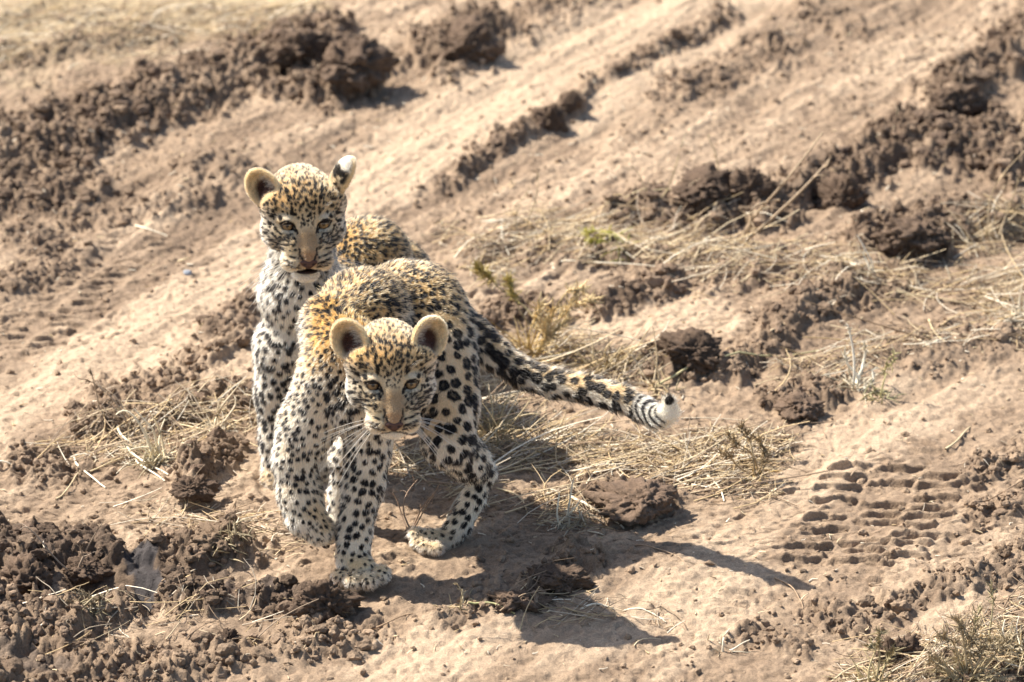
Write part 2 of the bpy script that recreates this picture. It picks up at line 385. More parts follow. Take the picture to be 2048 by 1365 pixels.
for pts, _r in [([(725, 1178, 70)], 0), ([(880, 1095, 75)], 0), ([(672, 1072, 45)], 0), ([(545, 985, 40)], 0), ([(655, 985, 40)], 0)]:
    g = sstep(0, 0.5, stroke(pts, 0.1)); H = H * (1 - g) + g * (0.0 + 0.0015 * fbm2(X * 90, Y * 70, 2, 77))
H = np.where(inner, H, H * np.exp(-((np.clip(np.abs(X) - 1.05, 0, None)) * 2 + np.clip(Y - 2.75, 0, None) * 1.2 + np.clip(-0.7 - Y, 0, None) * 2)))
# colours of dry crust, damp clods and wet mud
dry = np.array([0.46, 0.338, 0.228]); dry2 = np.array([0.315, 0.224, 0.148]); damp = np.array([0.150, 0.102, 0.068]); wet = np.array([0.060, 0.050, 0.046])
t = sstep(-0.7, 0.9, 0.6 * fbm2(X * 5, Y * 4, 4, 61) + 0.75 * STK + 0.35 * STK2 + 1.3 * (LANE - 0.45))
Cg = mix(dry2[None, None], dry[None, None], t)
SMG = np.maximum(sstep(0, .8, stroke([(965, 780, 45), (1010, 880, 70), (1200, 900, 75), (1400, 920, 65), (1560, 890, 60)], .4)), 0.8 * sstep(0, .8, stroke([(1010, 720, 60), (1260, 740, 60)], .4)))
DAMP_DARK = np.maximum(DAMP_DARK, SMG * 0.75)  # earth toned darker beneath the straw pile
DAMP_DARK = np.maximum(DAMP_DARK, 0.5 * PR0 * sstep(-.3, .6, fbm2(X * 40, Y * 34, 2, 66)))  # patchy darker tone over the tyre prints
FLK = sstep(0.45, 0.85, fbm2(X * 95, Y * 80, 2, 67)) * 0.45 * (1 - .75 * LANE)
DAMP_DARK = np.maximum(DAMP_DARK, FLK)
dm = np.clip(DAMP_DARK * (0.85 + 0.5 * fbm2(X * 17, Y * 13, 3, 62)), 0, 1)
sp_ = sstep(0.25, 0.9, fbm2(X * 24, Y * 20, 3, 63)) * (1 - LANE) * 0.45
sp_ = np.maximum(sp_, 0.55 * sstep(0.15, 0.9, -STK + 0.3 * STK2) * (1 - LANE) * (0.4 + .6 * UPR))
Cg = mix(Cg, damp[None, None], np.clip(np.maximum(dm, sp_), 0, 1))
ylw = sstep(0.1, 0.9, stroke([(0, 60, 200), (300, 30, 160), (600, -20, 120)], 0.3)) * 0.6
Cg = mix(Cg, np.array([0.50, 0.40, 0.24])[None, None], ylw * (1 - dm))
MUD = sstep(0, .8, stroke([(-20, 1130, 70), (120, 1130, 80), (330, 1170, 75), (520, 1200, 55), (680, 1220, 50)], .5)) * sstep(-.5, .3, fbm2(X * 22, Y * 17, 2, 99))
WET = np.maximum(WET, MUD * 0.30)
Cg = mix(Cg, np.array([0.078, 0.056, 0.044])[None, None], MUD * .75)
Cg = mix(Cg, damp[None, None] * .8, sstep(0, .6, stroke([(180, 1150, 90), (400, 1180, 90)], .4)) * .8)
Cg = mix(Cg, wet[None, None], sstep(.32, .7, WET))
ny, nx = X.shape
Vg = np.stack([X, Y, H], -1).reshape(-1, 3)
idx = np.arange(nx * ny).reshape(ny, nx)
Fg = np.stack([idx[:-1, :-1], idx[:-1, 1:], idx[1:, 1:], idx[1:, :-1]], -1).reshape(-1, 4)
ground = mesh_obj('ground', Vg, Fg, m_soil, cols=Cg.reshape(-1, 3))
a = ground.data.attributes.new('wet', 'FLOAT', 'POINT'); a.data.foreach_set('value', WET.ravel().astype(np.float32))
ground['kind'] = 'structure'
print('ground', len(Fg), round(time.time() - T0, 1))
def gz(x, y):
    """ground height under points, bilinear"""
    x = np.asarray(x, float); y = np.asarray(y, float)
    i = np.clip(np.searchsorted(GX, x) - 1, 0, nx - 2); j = np.clip(np.searchsorted(GY, y) - 1, 0, ny - 2)
    tx = np.clip((x - GX[i]) / (GX[i + 1] - GX[i]), 0, 1); ty = np.clip((y - GY[j]) / (GY[j + 1] - GY[j]), 0, 1)
    return (H[j, i] * (1 - tx) + H[j, i + 1] * tx) * (1 - ty) + (H[j + 1, i] * (1 - tx) + H[j + 1, i + 1] * tx) * ty
def on_ground(u, v, lift=0.0):
    g = G(u, v); 
    for _ in range(4): g = G(u, v, float(gz(g[0], g[1])))
    return np.array([g[0], g[1], float(gz(g[0], g[1])) + lift])
#@@CUBS
# ------------------------------------------------------------------ the cubs
WHITE = np.array([0.91, 0.815, 0.665]); CREAM = np.array([0.78, 0.61, 0.38]); GOLD = np.array([0.76, 0.43, 0.125]); DARK = np.array([0.011, 0.009, 0.008])
TAN = np.array([0.42, 0.295, 0.17]); GREY = np.array([0.33, 0.28, 0.22])
VOX = 0.0020
def sd_cap(p, a, b, ra, rb):
    ab = b - a; l2 = float(ab @ ab) + 1e-12
    t = np.clip(((p - a) @ ab) / l2, 0, 1)
    q = p - a - t[..., None] * ab
    return np.sqrt((q * q).sum(-1)) - (ra + (rb - ra) * t)
def sd_ell(p, c, r, R=None):
    q = p - c
    if R is not None: q = q @ R           # R columns = local axes
    k0 = np.sqrt(((q / r) ** 2).sum(-1)); k1 = np.sqrt(((q / (r * r)) ** 2).sum(-1)) + 1e-9
    return k0 * (k0 - 1) / k1
class Prim:
    def __init__(s, kind, a, b=None, ra=0, rb=0, R=None, k=0.016, op='add', **at):
        s.kind, s.a, s.b, s.ra, s.rb, s.R, s.k, s.op = kind, np.asarray(a, float), None if b is None else np.asarray(b, float), ra, rb, R, k, op
        s.at = dict(gold=0.2, sp=17., rf=0.33, ros=0., hl=0.011, head=0.)
        s.at.update(at)
        if not s.at['head']: s.at['hl'] *= 0.72; s.at['rf'] *= 1.12; s.at['sp'] *= 0.92
    def sd(s, p):
        return sd_cap(p, s.a, s.b, s.ra, s.rb) if s.kind == 'cap' else sd_ell(p, s.a, s.ra, s.R)
    def box(s):
        m = 3.2 * s.k + 0.008
        if s.kind == 'cap':
            return np.minimum(s.a - s.ra, s.b - s.rb) - m, np.maximum(s.a + s.ra, s.b + s.rb) + m
        r = float(np.max(s.ra)); return s.a - r - m, s.a + r + m
def surface_nets(F, org, h):
    ins = F < 0
    cnt = np.zeros(tuple(n - 1 for n in F.shape), np.int8)
    for a in (0, 1):
        for b in (0, 1):
            for c in (0, 1):
                cnt += ins[a:F.shape[0] - 1 + a, b:F.shape[1] - 1 + b, c:F.shape[2] - 1 + c]
    act = (cnt > 0) & (cnt < 8); I, J, K = np.nonzero(act)
    vid = np.full(act.shape, -1, np.int32); vid[I, J, K] = np.arange(len(I))
    acc = np.zeros((len(I), 3)); n = np.zeros(len(I))
    cor = [(a, b, c) for a in (0, 1) for b in (0, 1) for c in (0, 1)]
    for x in cor:
        for ax in range(3):
            if x[ax] == 0:
                y = list(x); y[ax] = 1
                f0 = F[I + x[0], J + x[1], K + x[2]]; f1 = F[I + y[0], J + y[1], K + y[2]]
                m = (f0 < 0) != (f1 < 0); t = np.where(m, f0 / np.where(m, f0 - f1, 1), 0)
                pos = np.stack([np.full(len(I), x[0], float), np.full(len(I), x[1], float), np.full(len(I), x[2], float)], -1); pos[:, ax] += t
                acc[m] += pos[m]; n[m] += 1
    V = (np.stack([I, J, K], -1) + acc / n[:, None]) * h + org
    Q = []
    for ax in range(3):
        sl0 = [slice(None)] * 3; sl1 = [slice(None)] * 3; sl0[ax] = slice(0, -1); sl1[ax] = slice(1, None)
        A, B = ins[tuple(sl0)], ins[tuple(sl1)]
        e = A != B; o = [i for i in range(3) if i != ax]
        E = np.array(np.nonzero(e)).T
        ok = np.all([(E[:, i] > 0) & (E[:, i] < F.shape[i] - 1) for i in o], axis=0); E = E[ok]
        def cell(d1, d2):
            c = E.copy(); c[:, o[0]] -= d1; c[:, o[1]] -= d2; return vid[c[:, 0], c[:, 1], c[:, 2]]
        q = np.stack([cell(1, 1), cell(0, 1), cell(0, 0), cell(1, 0)], -1)
        fl = A[E[:, 0], E[:, 1], E[:, 2]]
        if ax == 1: fl = ~fl
        q[~fl] = q[~fl][:, ::-1]
        Q.append(q)
    return V, np.concatenate(Q)
def build_field(prims, h):
    los, his = zip(*[p.box() for p in prims if p.op == 'add'])
    lo = np.min(los, 0); hi = np.max(his, 0)
    n = np.ceil((hi - lo) / h).astype(int) + 1
    F = np.full(tuple(n), 0.05, np.float32)
    for p in prims:
        a, b = p.box(); i0 = np.clip(((a - lo) / h).astype(int), 0, n - 1); i1 = np.clip(((b - lo) / h).astype(int) + 1, 1, n)
        g = np.stack(np.meshgrid(*[np.arange(i0[k], i1[k]) * h + lo[k] for k in range(3)], indexing='ij'), -1)
        d = p.sd(g) if not callable(p.op) else None
        sub = F[i0[0]:i1[0], i0[1]:i1[1], i0[2]:i1[2]]
        if callable(p.op): sub[...] = p.op(g, sub)
        elif p.op == 'add':
            hh = np.clip(0.5 + 0.5 * (sub - d) / p.k, 0, 1); sub[...] = sub * (1 - hh) + d * hh - p.k * hh * (1 - hh)
        else:
            d = -d; hh = np.clip(0.5 - 0.5 * (sub - d) / p.k, 0, 1); sub[...] = sub * (1 - hh) + d * hh + p.k * hh * (1 - hh)
    return F, lo

def ell_R(n, up):
    z = norm(np.asarray(n, float)); x = norm(np.cross(up, z)); y = np.cross(z, x); return np.stack([x, y, z], 1)

class Head:
    """head-local frame in photo pixels: x to the viewer's right, y up, z out along the muzzle; fx, fy = the face seen at its own tilt"""
    def __init__(s, u, v, Y, tilt, yaw, roll, scale=1.0, ears=None, mouth=0.0):
        s.px = px_at(Y, 0.33) * scale; c = P(u, v, Y)
        vd = norm(np.array([0, CY, CH]) - c); right = norm(np.cross([0, 0, 1.0], vd)) ; up = np.cross(vd, right)
        f = math.cos(tilt) * vd - math.sin(tilt) * up; uu = math.cos(tilt) * up + math.sin(tilt) * vd
        f2 = f * math.cos(yaw) + right * math.sin(yaw); r2 = right * math.cos(yaw) - f * math.sin(yaw)
        r3 = r2 * math.cos(roll) + uu * math.sin(roll); u3 = uu * math.cos(roll) - r2 * math.sin(roll)
        s.R = np.stack([r3, u3, f2], 1); s.t = math.radians(28)
        s.o = c - s.R @ np.array([0, 0, 40.]) * s.px
        s.ears = ears; s.mouth = mouth
    def W(s, x, y, z): return s.o + s.R @ (np.array([x, y, z], float) * s.px)
    def L(s, p): return ((p - s.o) @ s.R) / s.px
    def face(s, q): return q[..., 0], q[..., 1] * math.cos(s.t) - q[..., 2] * math.sin(s.t) + 40 * math.sin(s.t)
    def prims(s):
        E = lambda c, r, k=10, op='add', R=None, **at: Prim('ell', s.W(*c), ra=np.array(r, float) * s.px, R=s.R if R is None else s.R @ R, k=k * s.px, op=op, **{**dict(head=1., sp=8.0, rf=0.42, hl=0.0050, gold=0.5), **at})
        C = lambda a, b, ra, rb, k=10, **at: Prim('cap', s.W(*a), s.W(*b), ra * s.px, rb * s.px, k=k * s.px, **{**dict(head=1., sp=8., rf=0.42, hl=0.0045, gold=0.5), **at})
        out = [E((0, 31, -24), (80, 53, 74), 12), E((-60, 26, -8), (30, 34, 36), 14), E((60, 26, -8), (30, 34, 36), 14), E((0, 20, -70), (60, 62, 60), 20)]
        for g in (-1, 1):
            out += [E((g * 41, -24, 4), (46, 45, 48), 16, hl=0.0062, rf=0.34, sp=8.6, gold=0.1),
                    E((g * 26, -40, 46), (28, 30, 38), 18, gold=0.2, hl=0.004),
                    E((g * 38, 14.5, 36), (24, 11, 20), 6),
                    E((g * 38, -18, 36), (22, 14, 18), 10, gold=0.1),
                    E((g * 24, -67, 72), (30, 22, 28), 10, gold=0.3)]
        mo = s.mouth
        out += [C((0, 18, 34), (0, -46, 76), 25, 20, 9, gold=0.4), C((0, -46, 78), (0, -58, 88), 18, 15, 7, gold=0.4),
                E((0, -74, 28), (40, 32, 46), 14, gold=0.0, hl=0.009),
                E((0, -94 - 14 * mo, 60 - 2 * mo), (26, 15, 22), 9, gold=0.0, hl=0.006)]
        for g in (-1, 1):                                              # eye openings
            Re = np.array([[math.cos(g * 0.30), -math.sin(g * 0.30), 0], [math.sin(g * 0.30), math.cos(g * 0.30), 0], [0, 0, 1]])
            out += [E((g * 38.5, -2.2, 54), (13.0, 5.2 - 0.6 * mo, 19), 2.0, 'cut', R=Re)]
        if mo:
            out += [E((0, -88, 82), (28, 8.5, 38), 3, 'cut')]
        # lip crease under the muzzle and the split under the nose
        out += [E((0, -84, 96), (2.2, 9, 12), 3, 'cut')]
        for g in (-1, 1): out += [E((g * 17, -85.5, 84), (17, 2.4, 26), 3, 'cut')]
        # ears: thin cups
        s.ear_in = []; s.ear_c = []
        for g, (c, n, up, sz) in zip((-1, 1), s.ears):
            Re = ell_R(n, up); R = s.R @ Re; c0 = s.W(*c); px = s.px; r1 = np.array([35, 42, 24.]) * sz * px; r2 = np.array([30.5, 37.5, 23.]) * sz * px
            nn = R[:, 2]; c2 = c0 + nn * 8.0 * px
            s.ear_in.append((c2, r2, R)); s.ear_c.append((c0, r1, R))
            def cup(p, sub, c0=c0, c2=c2, r1=r1, r2=r2, R=R, nn=nn, px=px):
                d = np.maximum(np.maximum(sd_ell(p, c0, r1, R), -sd_ell(p, c2, r2, R)), (p - c0) @ nn - 3 * px)
                kk = 5 * px; hh = np.clip(0.5 + 0.5 * (sub - d) / kk, 0, 1)
                return sub * (1 - hh) + d * hh - kk * hh * (1 - hh)
            pr = Prim('ell', c0, ra=r1, R=R, k=0.004, op=cup); out.append(pr)
        return out

FACE_SPOTS = [  # explicit dark marks: (fx, fy, rx, ry) mirrored left and right
    (28, 27, 4.2, 9.5), (32, 55, 4, 7), (36, 70, 4.5, 6), (53, 15, 4.5, 5), (46, 40, 4, 4), (58, 36, 4, 4.5), (20, 42, 3, 5), (66, 22, 4, 5), (60, 50, 4, 4), (72, 5, 4.5, 4), (78, -14, 5, 4),
    (62, -4, 3.5, 3), (68, -28, 4.5, 3), (12, 60, 2.6, 5), (22, 72, 2.8, 5), (10, 82, 2.6, 6), (24, 92, 3, 6), (5, 40, 2.4, 4), (13, 32, 2.4, 4), (8, 18, 2.2, 3.2), (16, 14, 2, 3), (5, 8, 2, 2.6), (0, 26, 2, 3.6), (0, 52, 2.4, 4), (0, 70, 2.4, 5), (0, 96, 2.5, 6), (11, 3, 1.8, 2.5), (4, -2, 1.6, 2.2)]
FACE_LINES = [  # (polyline in fx, fy ; half width)
    ([(54, 5), (45, 8), (34, 7), (26, 0), (21, -12), (20, -19)], 1.9), ([(54, 5), (48, -6), (38, -9.5), (28, -8), (22, -14)], 2.1),
    ([(64, -2), (56, -16), (42, -23), (33, -22)], 1.5), ([(68, -16), (58, -28), (44, -33), (36, -32)], 1.6), ([(66, -30), (54, -40), (42, -43), (33, -41)], 1.6),
    ([(60, -42), (48, -51), (36, -53)], 1.5),
    ([(19, -50), (17, -58), (19, -66)], 1.5), ([(15, -66), (11, -76), (4, -87)], 1.7),
    ([(48, -60), (36, -66), (22, -71)], 2.3), ([(49, -72), (36, -78), (20, -84)], 2.3), ([(44, -82), (32, -87), (18, -91)], 1.7),
    ([(34, -98), (18, -96.5), (7, -95), (0, -90)], 1.5)]
def seg_dist(x, y, pts):
    d = np.full(x.shape, 1e3)
    for (a, b), (c, e) in zip(pts[:-1], pts[1:]):
        dx, dy = c - a, e - b; t = np.clip(((x - a) * dx + (y - b) * dy) / (dx * dx + dy * dy), 0, 1)
        d = np.minimum(d, np.hypot(x - a - t * dx, y - b - t * dy))
    return d

class Cub:
    def __init__(s, name, label, prims, head, seed, spots_and_shade, loc, tail_tip=None, mouth=0):
        s.h = head; rg = np.random.default_rng(seed)
        allp = prims + head.prims()
        F, org = build_field(allp, VOX)
        V, Q = surface_nets(F, org, VOX)
        # drop stray specks: keep as is; smooth once
        e = np.concatenate([Q[:, [0, 1]], Q[:, [1, 2]], Q[:, [2, 3]], Q[:, [3, 0]]])
        acc = np.zeros_like(V); n = np.zeros(len(V)); np.add.at(acc, e[:, 0], V[e[:, 1]]); np.add.at(n, e[:, 0], 1); np.add.at(acc, e[:, 1], V[e[:, 0]]); np.add.at(n, e[:, 1], 1)
        V = V * 0.6 + 0.4 * acc / n[:, None]
        fn = np.cross(V[Q[:, 2]] - V[Q[:, 0]], V[Q[:, 3]] - V[Q[:, 1]])
        N = np.zeros_like(V)
        for k in range(4): np.add.at(N, Q[:, k], fn)
        N = norm(N)
        # orientation check: the centroid side
        s.V, s.Q, s.N = V, Q, N
        # attributes blended from the nearby primitives
        keys = ['gold', 'sp', 'rf', 'ros', 'hl', 'head']; W = np.zeros(len(V)); A = {k: np.zeros(len(V)) for k in keys}; FL = np.zeros((len(V), 3))
        for p in allp:
            if p.op != 'add': continue
            d = p.sd(V); wgt = np.exp(-np.clip(d, -0.02, 0.5) / 0.007); W += wgt
            for k in keys: A[k] += wgt * p.at[k]
            if 'flow' in p.at: fl = norm(np.array(p.at['flow'], float))[None] * np.ones((len(V), 1))
            elif p.kind == 'cap' and not p.at['head']: fl = norm(p.b - p.a)[None] * np.ones((len(V), 1))
            elif p.at['head']: fl = norm(V - head.W(0, -45, 92))
            else: fl = np.array([[0.3, 0.3, -0.8]]) * np.ones((len(V), 1))
            FL += wgt[:, None] * fl
        W = np.maximum(W, 1e-9)
        for k in keys: A[k] /= W
        FL = norm(FL / W[:, None]); s.A, s.FL = A, FL
        # spot centres, spaced by dart throwing over the skin
        px = head.px
        cand = rg.permutation(len(V))[:26000]; cells = {}; cen = []
        cs = 10 * px
        for i in cand:
            r = A['sp'][i] * px * rg.uniform(0.74, 1.02); p = V[i]; cx, cy, cz = int(p[0] // cs), int(p[1] // cs), int(p[2] // cs)
            m = int(r // cs) + 1; ok = True
            for a in range(-m, m + 1):
                for b in range(-m, m + 1):
                    for c in range(-m, m + 1):
                        for j in cells.get((cx + a, cy + b, cz + c), ()):
                            q = cen[j][0]
                            if (q[0] - p[0]) ** 2 + (q[1] - p[1]) ** 2 + (q[2] - p[2]) ** 2 < r * r: ok = False; break
                        if not ok: break
                    if not ok: break
                if not ok: break
            if ok:
                cells.setdefault((cx, cy, cz), []).append(len(cen)); cen.append((p, A['sp'][i] * px, rg.uniform(0.8, 1.2) * A['rf'][i], A['ros'][i], rg.uniform(0, 6.28)))
        s.cen = cen; s.kd = kdtree.KDTree(len(cen))
        for i, c in enumerate(cen): s.kd.insert(c[0], i)
        s.kd.balance(); s.cr = np.array([[c[1], c[2], c[3], c[4]] for c in cen]); s.cp = np.array([c[0] for c in cen])
        # explicit blots and painted toe-gap shade, put on the skin where it is seen
        u, v = project(V); dep = V[:, 1] * CT - V[:, 2] * ST
        s.bl = []
        for (bu, bv, ra, rb, ang) in spots_and_shade:
            d = np.hypot(u - bu, v - bv); c = np.nonzero(d < 3.5)[0]
            if len(c) == 0: continue
            i = c[np.argmin(dep[c])]; s.bl.append((V[i].copy(), N[i].copy(), ra * px, rb * px, ang))
        s.build(name, label, loc, seed, tail_tip, mouth)
    def colour(s, p, n, A, tail_tip=None):
        px = s.h.px; h = s.h; q = h.L(p)
        hd = sstep(0.45, 0.75, A['head'])
        # ground coat
        g = A['gold']; patch = 0.12 * noise3(p / 0.022, 3)
        up = sstep(-0.35, 0.75, n[:, 2] + 0.3 * noise3(p / 0.03, 9))
        c = mix(WHITE[None], CREAM[None], np.clip(g * 1.9 * (0.35 + 0.65 * up) + patch, 0, 1))
        c = mix(c, GOLD[None], np.clip((g * (0.25 + 0.75 * up) - 0.28) * 2.1 + patch, 0, 1))
        # spots
        wp = p + (A['sp'] * px * 0.14)[:, None] * np.stack([noise3(p / 0.008, 5), noise3(p / 0.008, 6), noise3(p / 0.008, 7)], -1)
        res = np.array([s.kd.find(x)[1:] for x in wp]); ci = res[:, 0].astype(int); d = res[:, 1]
        sp, rf, ros, ph = s.cr[ci].T
        dv = wp - s.cp[ci]
        R = sp * rf * (1 + 0.22 * noise3(p / 0.006, 15))
        x = d / R
        solid = sstep(1.12, 0.92, x)
        ring = sstep(0.22, 0.40, x) * solid
        br = noise3(norm(dv) * 1.6 + ph[:, None] * 3, 17); ring = ring * sstep(-0.80, -0.62, br)
        core = sstep(0.46, 0.26, x)
        rz = sstep(0.3, 0.7, ros)
        m = solid * (1 - rz) + ring * rz
        c = mix(c, (TAN * 0.9)[None], core * rz * 0.75)
        m = m * (1 - hd)
        # the face
        fx, fy = h.face(q); ax = np.abs(fx); front = sstep(-30, 0, q[:, 2]) * hd
        FG = (CREAM * 0.42 + GOLD * 0.58) * 1.05
        facec = mix((CREAM * .86)[None], FG[None], sstep(10, 60, fy)) + 0 * c
        facec = mix(facec, WHITE[None], sstep(56, 84, ax) * sstep(60, 20, fy) * 0.6)
        facec = mix(facec, (WHITE * 1.05)[None], sstep(1, 0.5, np.hypot((ax - 43) / 15, (fy - 17) / 7)) * 0.25)     # pale brows
        facec = mix(facec, (WHITE * 0.95)[None], sstep(1, 0.6, np.hypot((ax - 40) / 22, (fy + 14) / 5)) * 0.3)    # pale under the eyes
        facec = mix(facec, TAN[None], sstep(36, 17, ax + 0.10 * np.abs(fy + 45)) * sstep(2, -26, fy) * sstep(-96, -84, fy))
        facec = mix(facec, (TAN * np.array([0.95, 0.80, 0.70]))[None], sstep(22, 12, ax) * sstep(-50, -66, fy) * sstep(-90, -80, fy) * 0.8)
        facec = mix(facec, (CREAM * 1.0)[None], sstep(18, 26, ax) * sstep(-40, -58, fy) * sstep(80, 60, ax))
        facec = mix(facec, WHITE[None], sstep(-92, -98, fy))
        c = mix(c, facec, hd)
        # small head spots, then the drawn marks
        sm = solid * hd * (1 - sstep(27, 19, ax + 0.15 * np.abs(fy + 40)) * sstep(0, -14, fy) * front) * (1 - sstep(1.1, 0.8, np.hypot((ax - 38) / 25, (fy - 1) / 20)))
        sm = sm * (1 - sstep(-52, -60, fy) * front) * (1 - 0.8 * sstep(-86, -94, fy) * front)
        expl = np.zeros(len(p)); wx, wy = ax + 1.1 * noise3(p / 0.004, 33), fy + 1.1 * noise3(p / 0.004, 34)
        jx = wx + 1.5 * np.sign(fx) * noise3(np.stack([fy / 20, 0 * fy, 0 * fy], -1), 2)
        for (a, b, ra, rb) in FACE_SPOTS: expl = np.maximum(expl, sstep(1.15, 0.8, np.hypot((jx - a) / (ra * 1.05), (wy - b) / rb)))
        for pts, hw in FACE_LINES:
            dd = seg_dist(wx, wy, pts); k = 1.0
            if (pts[0][1] < -55 and hw > 1.7) or (hw < 1.65 and pts[0][0] > 52): k = sstep(-0.75, -0.3, noise3(np.stack([fx / 4, fy / 9, 0 * fx], -1), 8))
            expl = np.maximum(expl, sstep(hw + 0.9, hw - 0.5, dd) * k)
        small = sstep(0.05, 0.25, noise3(np.stack([fx / 3.4, fy / 2.9, 0 * ax], -1), 21) - 0.12) * sstep(25, 32, ax) * sstep(-8, -20, fy) * sstep(-62, -52, fy)
        m = np.maximum(m, np.maximum(sm, np.maximum(expl, small * 0.8) * front))
        c = mix(c, DARK[None], np.clip(m, 0, 1)); m = m * 0
        if tail_tip is not None:
            dt = np.linalg.norm(p - tail_tip[0], axis=1)
            tt = sstep(0.066, 0.054, dt); rings = sstep(-0.05, 0.4, np.sin(dt / 0.0105 * 6.28 + 2.4 * noise3(p / 0.02, 3))) * (n @ tail_tip[1] > -0.25)
            tc = mix((WHITE * 1.05)[None] + 0 * c, DARK[None], rings * sstep(0.020, 0.026, dt))
            c = mix(c, tc, tt)
        for (bp, bn, ra, rb, ang) in s.bl:                                # blots and painted toe shade
            dd = p - bp; t1 = norm(np.cross(bn, [0.2, 0.1, 1.0])); t2 = np.cross(bn, t1)
            a = dd @ t1; b = dd @ t2; ca, sa = math.cos(ang), math.sin(ang)
            near = np.abs(dd @ bn) < 0.03
            m = np.maximum(m, sstep(1.15, 0.85, np.hypot((a * ca + b * sa) / ra, (-a * sa + b * ca) / rb) * (1 + 0.3 * noise3(p / 0.006, 13))) * near)
        c = mix(c, DARK[None], np.clip(m, 0, 1))
        # ears
        for (c0, r1, R), (c2, r2, _) in zip(h.ear_c, h.ear_in):
            di = sd_ell(p, c2, r2, R) / px; do = sd_ell(p, c0, r1, R) / px; nz = (p - c0) @ R[:, 2] / px
            l = ((p - c0) @ R) / r1
            inear = sstep(10, 3, do) * (l[:, 1] > -0.95)
            inside = inear * sstep(3.5, 1.5, di) * (nz < 4)
            rim = np.hypot(l[:, 0], l[:, 1])
            dk = sstep(0.80, 0.45, np.hypot(l[:, 0] + 0.0, l[:, 1] + 0.18))
            earc = mix(np.array([[0.80, 0.58, 0.32]]) * (1 + .25 * noise3(p / 0.004, 63))[:, None], np.array([[0.075, 0.030, 0.018]]), dk)
            earc = mix(earc, np.array([[0.62, 0.50, 0.36]]) + 0 * p, sstep(-0.35, -0.7, l[:, 1]) * 0.7)
            back = inear * sstep(-0.5, -3, do - 2) * (di > 3.0)
            bkc = mix(np.array([[0.03, 0.025, 0.02]]) + 0 * p, WHITE[None], sstep(0.30, 0.50, l[:, 1] + 0.25 * noise3(p / 0.006, 61)))
            bkc = mix(bkc, CREAM[None], sstep(-0.05, -0.35, l[:, 1] + 0.7 * noise3(p / 0.006, 62)))
            bkc = mix(bkc, np.array([[0.85, 0.62, 0.33]]), sstep(-12, -3, nz))
            c = np.where((inside > 0.5)[:, None], earc, c)
            c = np.where(((inear > 0.5) & (inside <= 0.5) & (do < 4) & (l[:, 1] > -0.55))[:, None], bkc, c)
        dust = sstep(0.030, 0.0, p[:, 2]) * (0.40 + 0.2 * noise3(p / 0.01, 71)); c = mix(c, np.array([[0.36, 0.26, 0.17]]) + 0 * c, dust)
        return np.clip(c, 0.005, 0.94)
    def build(s, name, label, loc, seed, tail_tip, mouth):
        h = s.h; V, Q, N = s.V, s.Q, s.N
        colV = s.colour(V, N, s.A, tail_tip)
        q = h.L(V); fx, fy = h.face(q); ax = np.abs(fx); fr = (q[:, 2] > 18) & (s.A['head'] > 0.5)
        eye_d = np.hypot((ax - 38.5) / 1.9, fy + 1.2)
        sock = fr & (eye_d < 7.6) ; colV[sock] = (0.015, 0.011, 0.010)
        if mouth:
            mo = fr & (ax < 26) & (fy < -90) & (fy > -110) & (q[:, 2] > 30) & (np.abs(q[:, 1] + 88) < 9.5); colV[mo] = (0.035, 0.014, 0.012)
            s.mouthmask = mo
        body = mesh_obj(name, V, Q, m_skin, cols=colV * 0.8, origin=loc)
        tag(body, label, 'leopard', 'leopard cubs')
        s.body = body; off = np.array(loc)
        # ---- fur strands
        T = np.concatenate([Q[:, [0, 1, 2]], Q[:, [0, 2, 3]]])
        ar = np.linalg.norm(np.cross(V[T[:, 1]] - V[T[:, 0]], V[T[:, 2]] - V[T[:, 0]]), axis=1) / 2
        hv = s.A['head'][T[:, 0]]; wgt = ar * (1 + 1.3 * hv)
        seen = (N[T[:, 0]] @ norm(np.array([0, CY, CH]) - off)) > -0.55
        wgt = wgt * np.where(seen, 1, 0.45)
        n = 190000; rg = np.random.default_rng(seed + 5)
        ti = rg.choice(len(T), n, p=wgt / wgt.sum()); r1 = np.sqrt(rg.random(n)); r2 = rg.random(n)
        b = np.stack([1 - r1, r1 * (1 - r2), r1 * r2], -1)
        lerp = lambda A_: (A_[T[ti]] * (b[..., None] if A_.ndim > 1 else b)).sum(1)
        p = lerp(V); nn = norm(lerp(N)); A = {k: lerp(v) for k, v in s.A.items()}; fl = norm(lerp(s.FL))
        col = s.colour(p, nn, A, tail_tip)
        q = h.L(p); fx, fy = h.face(q); ax = np.abs(fx); fr = (q[:, 2] > 18) & (A['head'] > 0.5)
        ln = A['hl'] * rg.uniform(0.6, 1.2, n)
        gh = rg.random(n) < 0.06; ln = np.where(gh & (A['head'] < .5), ln * 1.9, ln)
        ed = np.hypot((ax - 38.5) / 1.9, fy + 1.2)
        ln = np.where(fr, ln * np.clip((ed - 6.5) / 22, 0.14, 1), ln)
        ln = np.where(fr & (ax < 24) & (fy < 0), ln * 0.45, ln)
        keep = ~(fr & (ed < 7.0)) & ~(fr & (np.hypot(ax / 1.25, (fy + 82)) < 9.5))
        if mouth: keep &= ~(fr & (ax < 27) & (q[:, 2] > 30) & (np.abs(q[:, 1] + 88) < 9.5))
        for (c0, r1_, R), (c2, r2_, _) in zip(h.ear_c, h.ear_in):
            l = ((p - c0) @ R) / r1_; ie = (np.abs(l) < 1.08).all(1) & (sd_ell(p, c0, r1_, R) < 0.003)
            ln = np.where(ie, 0.0038 * rg.uniform(0.6, 1.2, n), ln)
        tang = fl - (fl * nn).sum(1, keepdims=True) * nn
        tl = np.linalg.norm(tang, axis=1, keepdims=True); tang = tang / np.maximum(tl, 0.25)
        clump = np.stack([noise3(p / 0.012, 51), noise3(p / 0.012, 52), noise3(p / 0.012, 53)], -1)
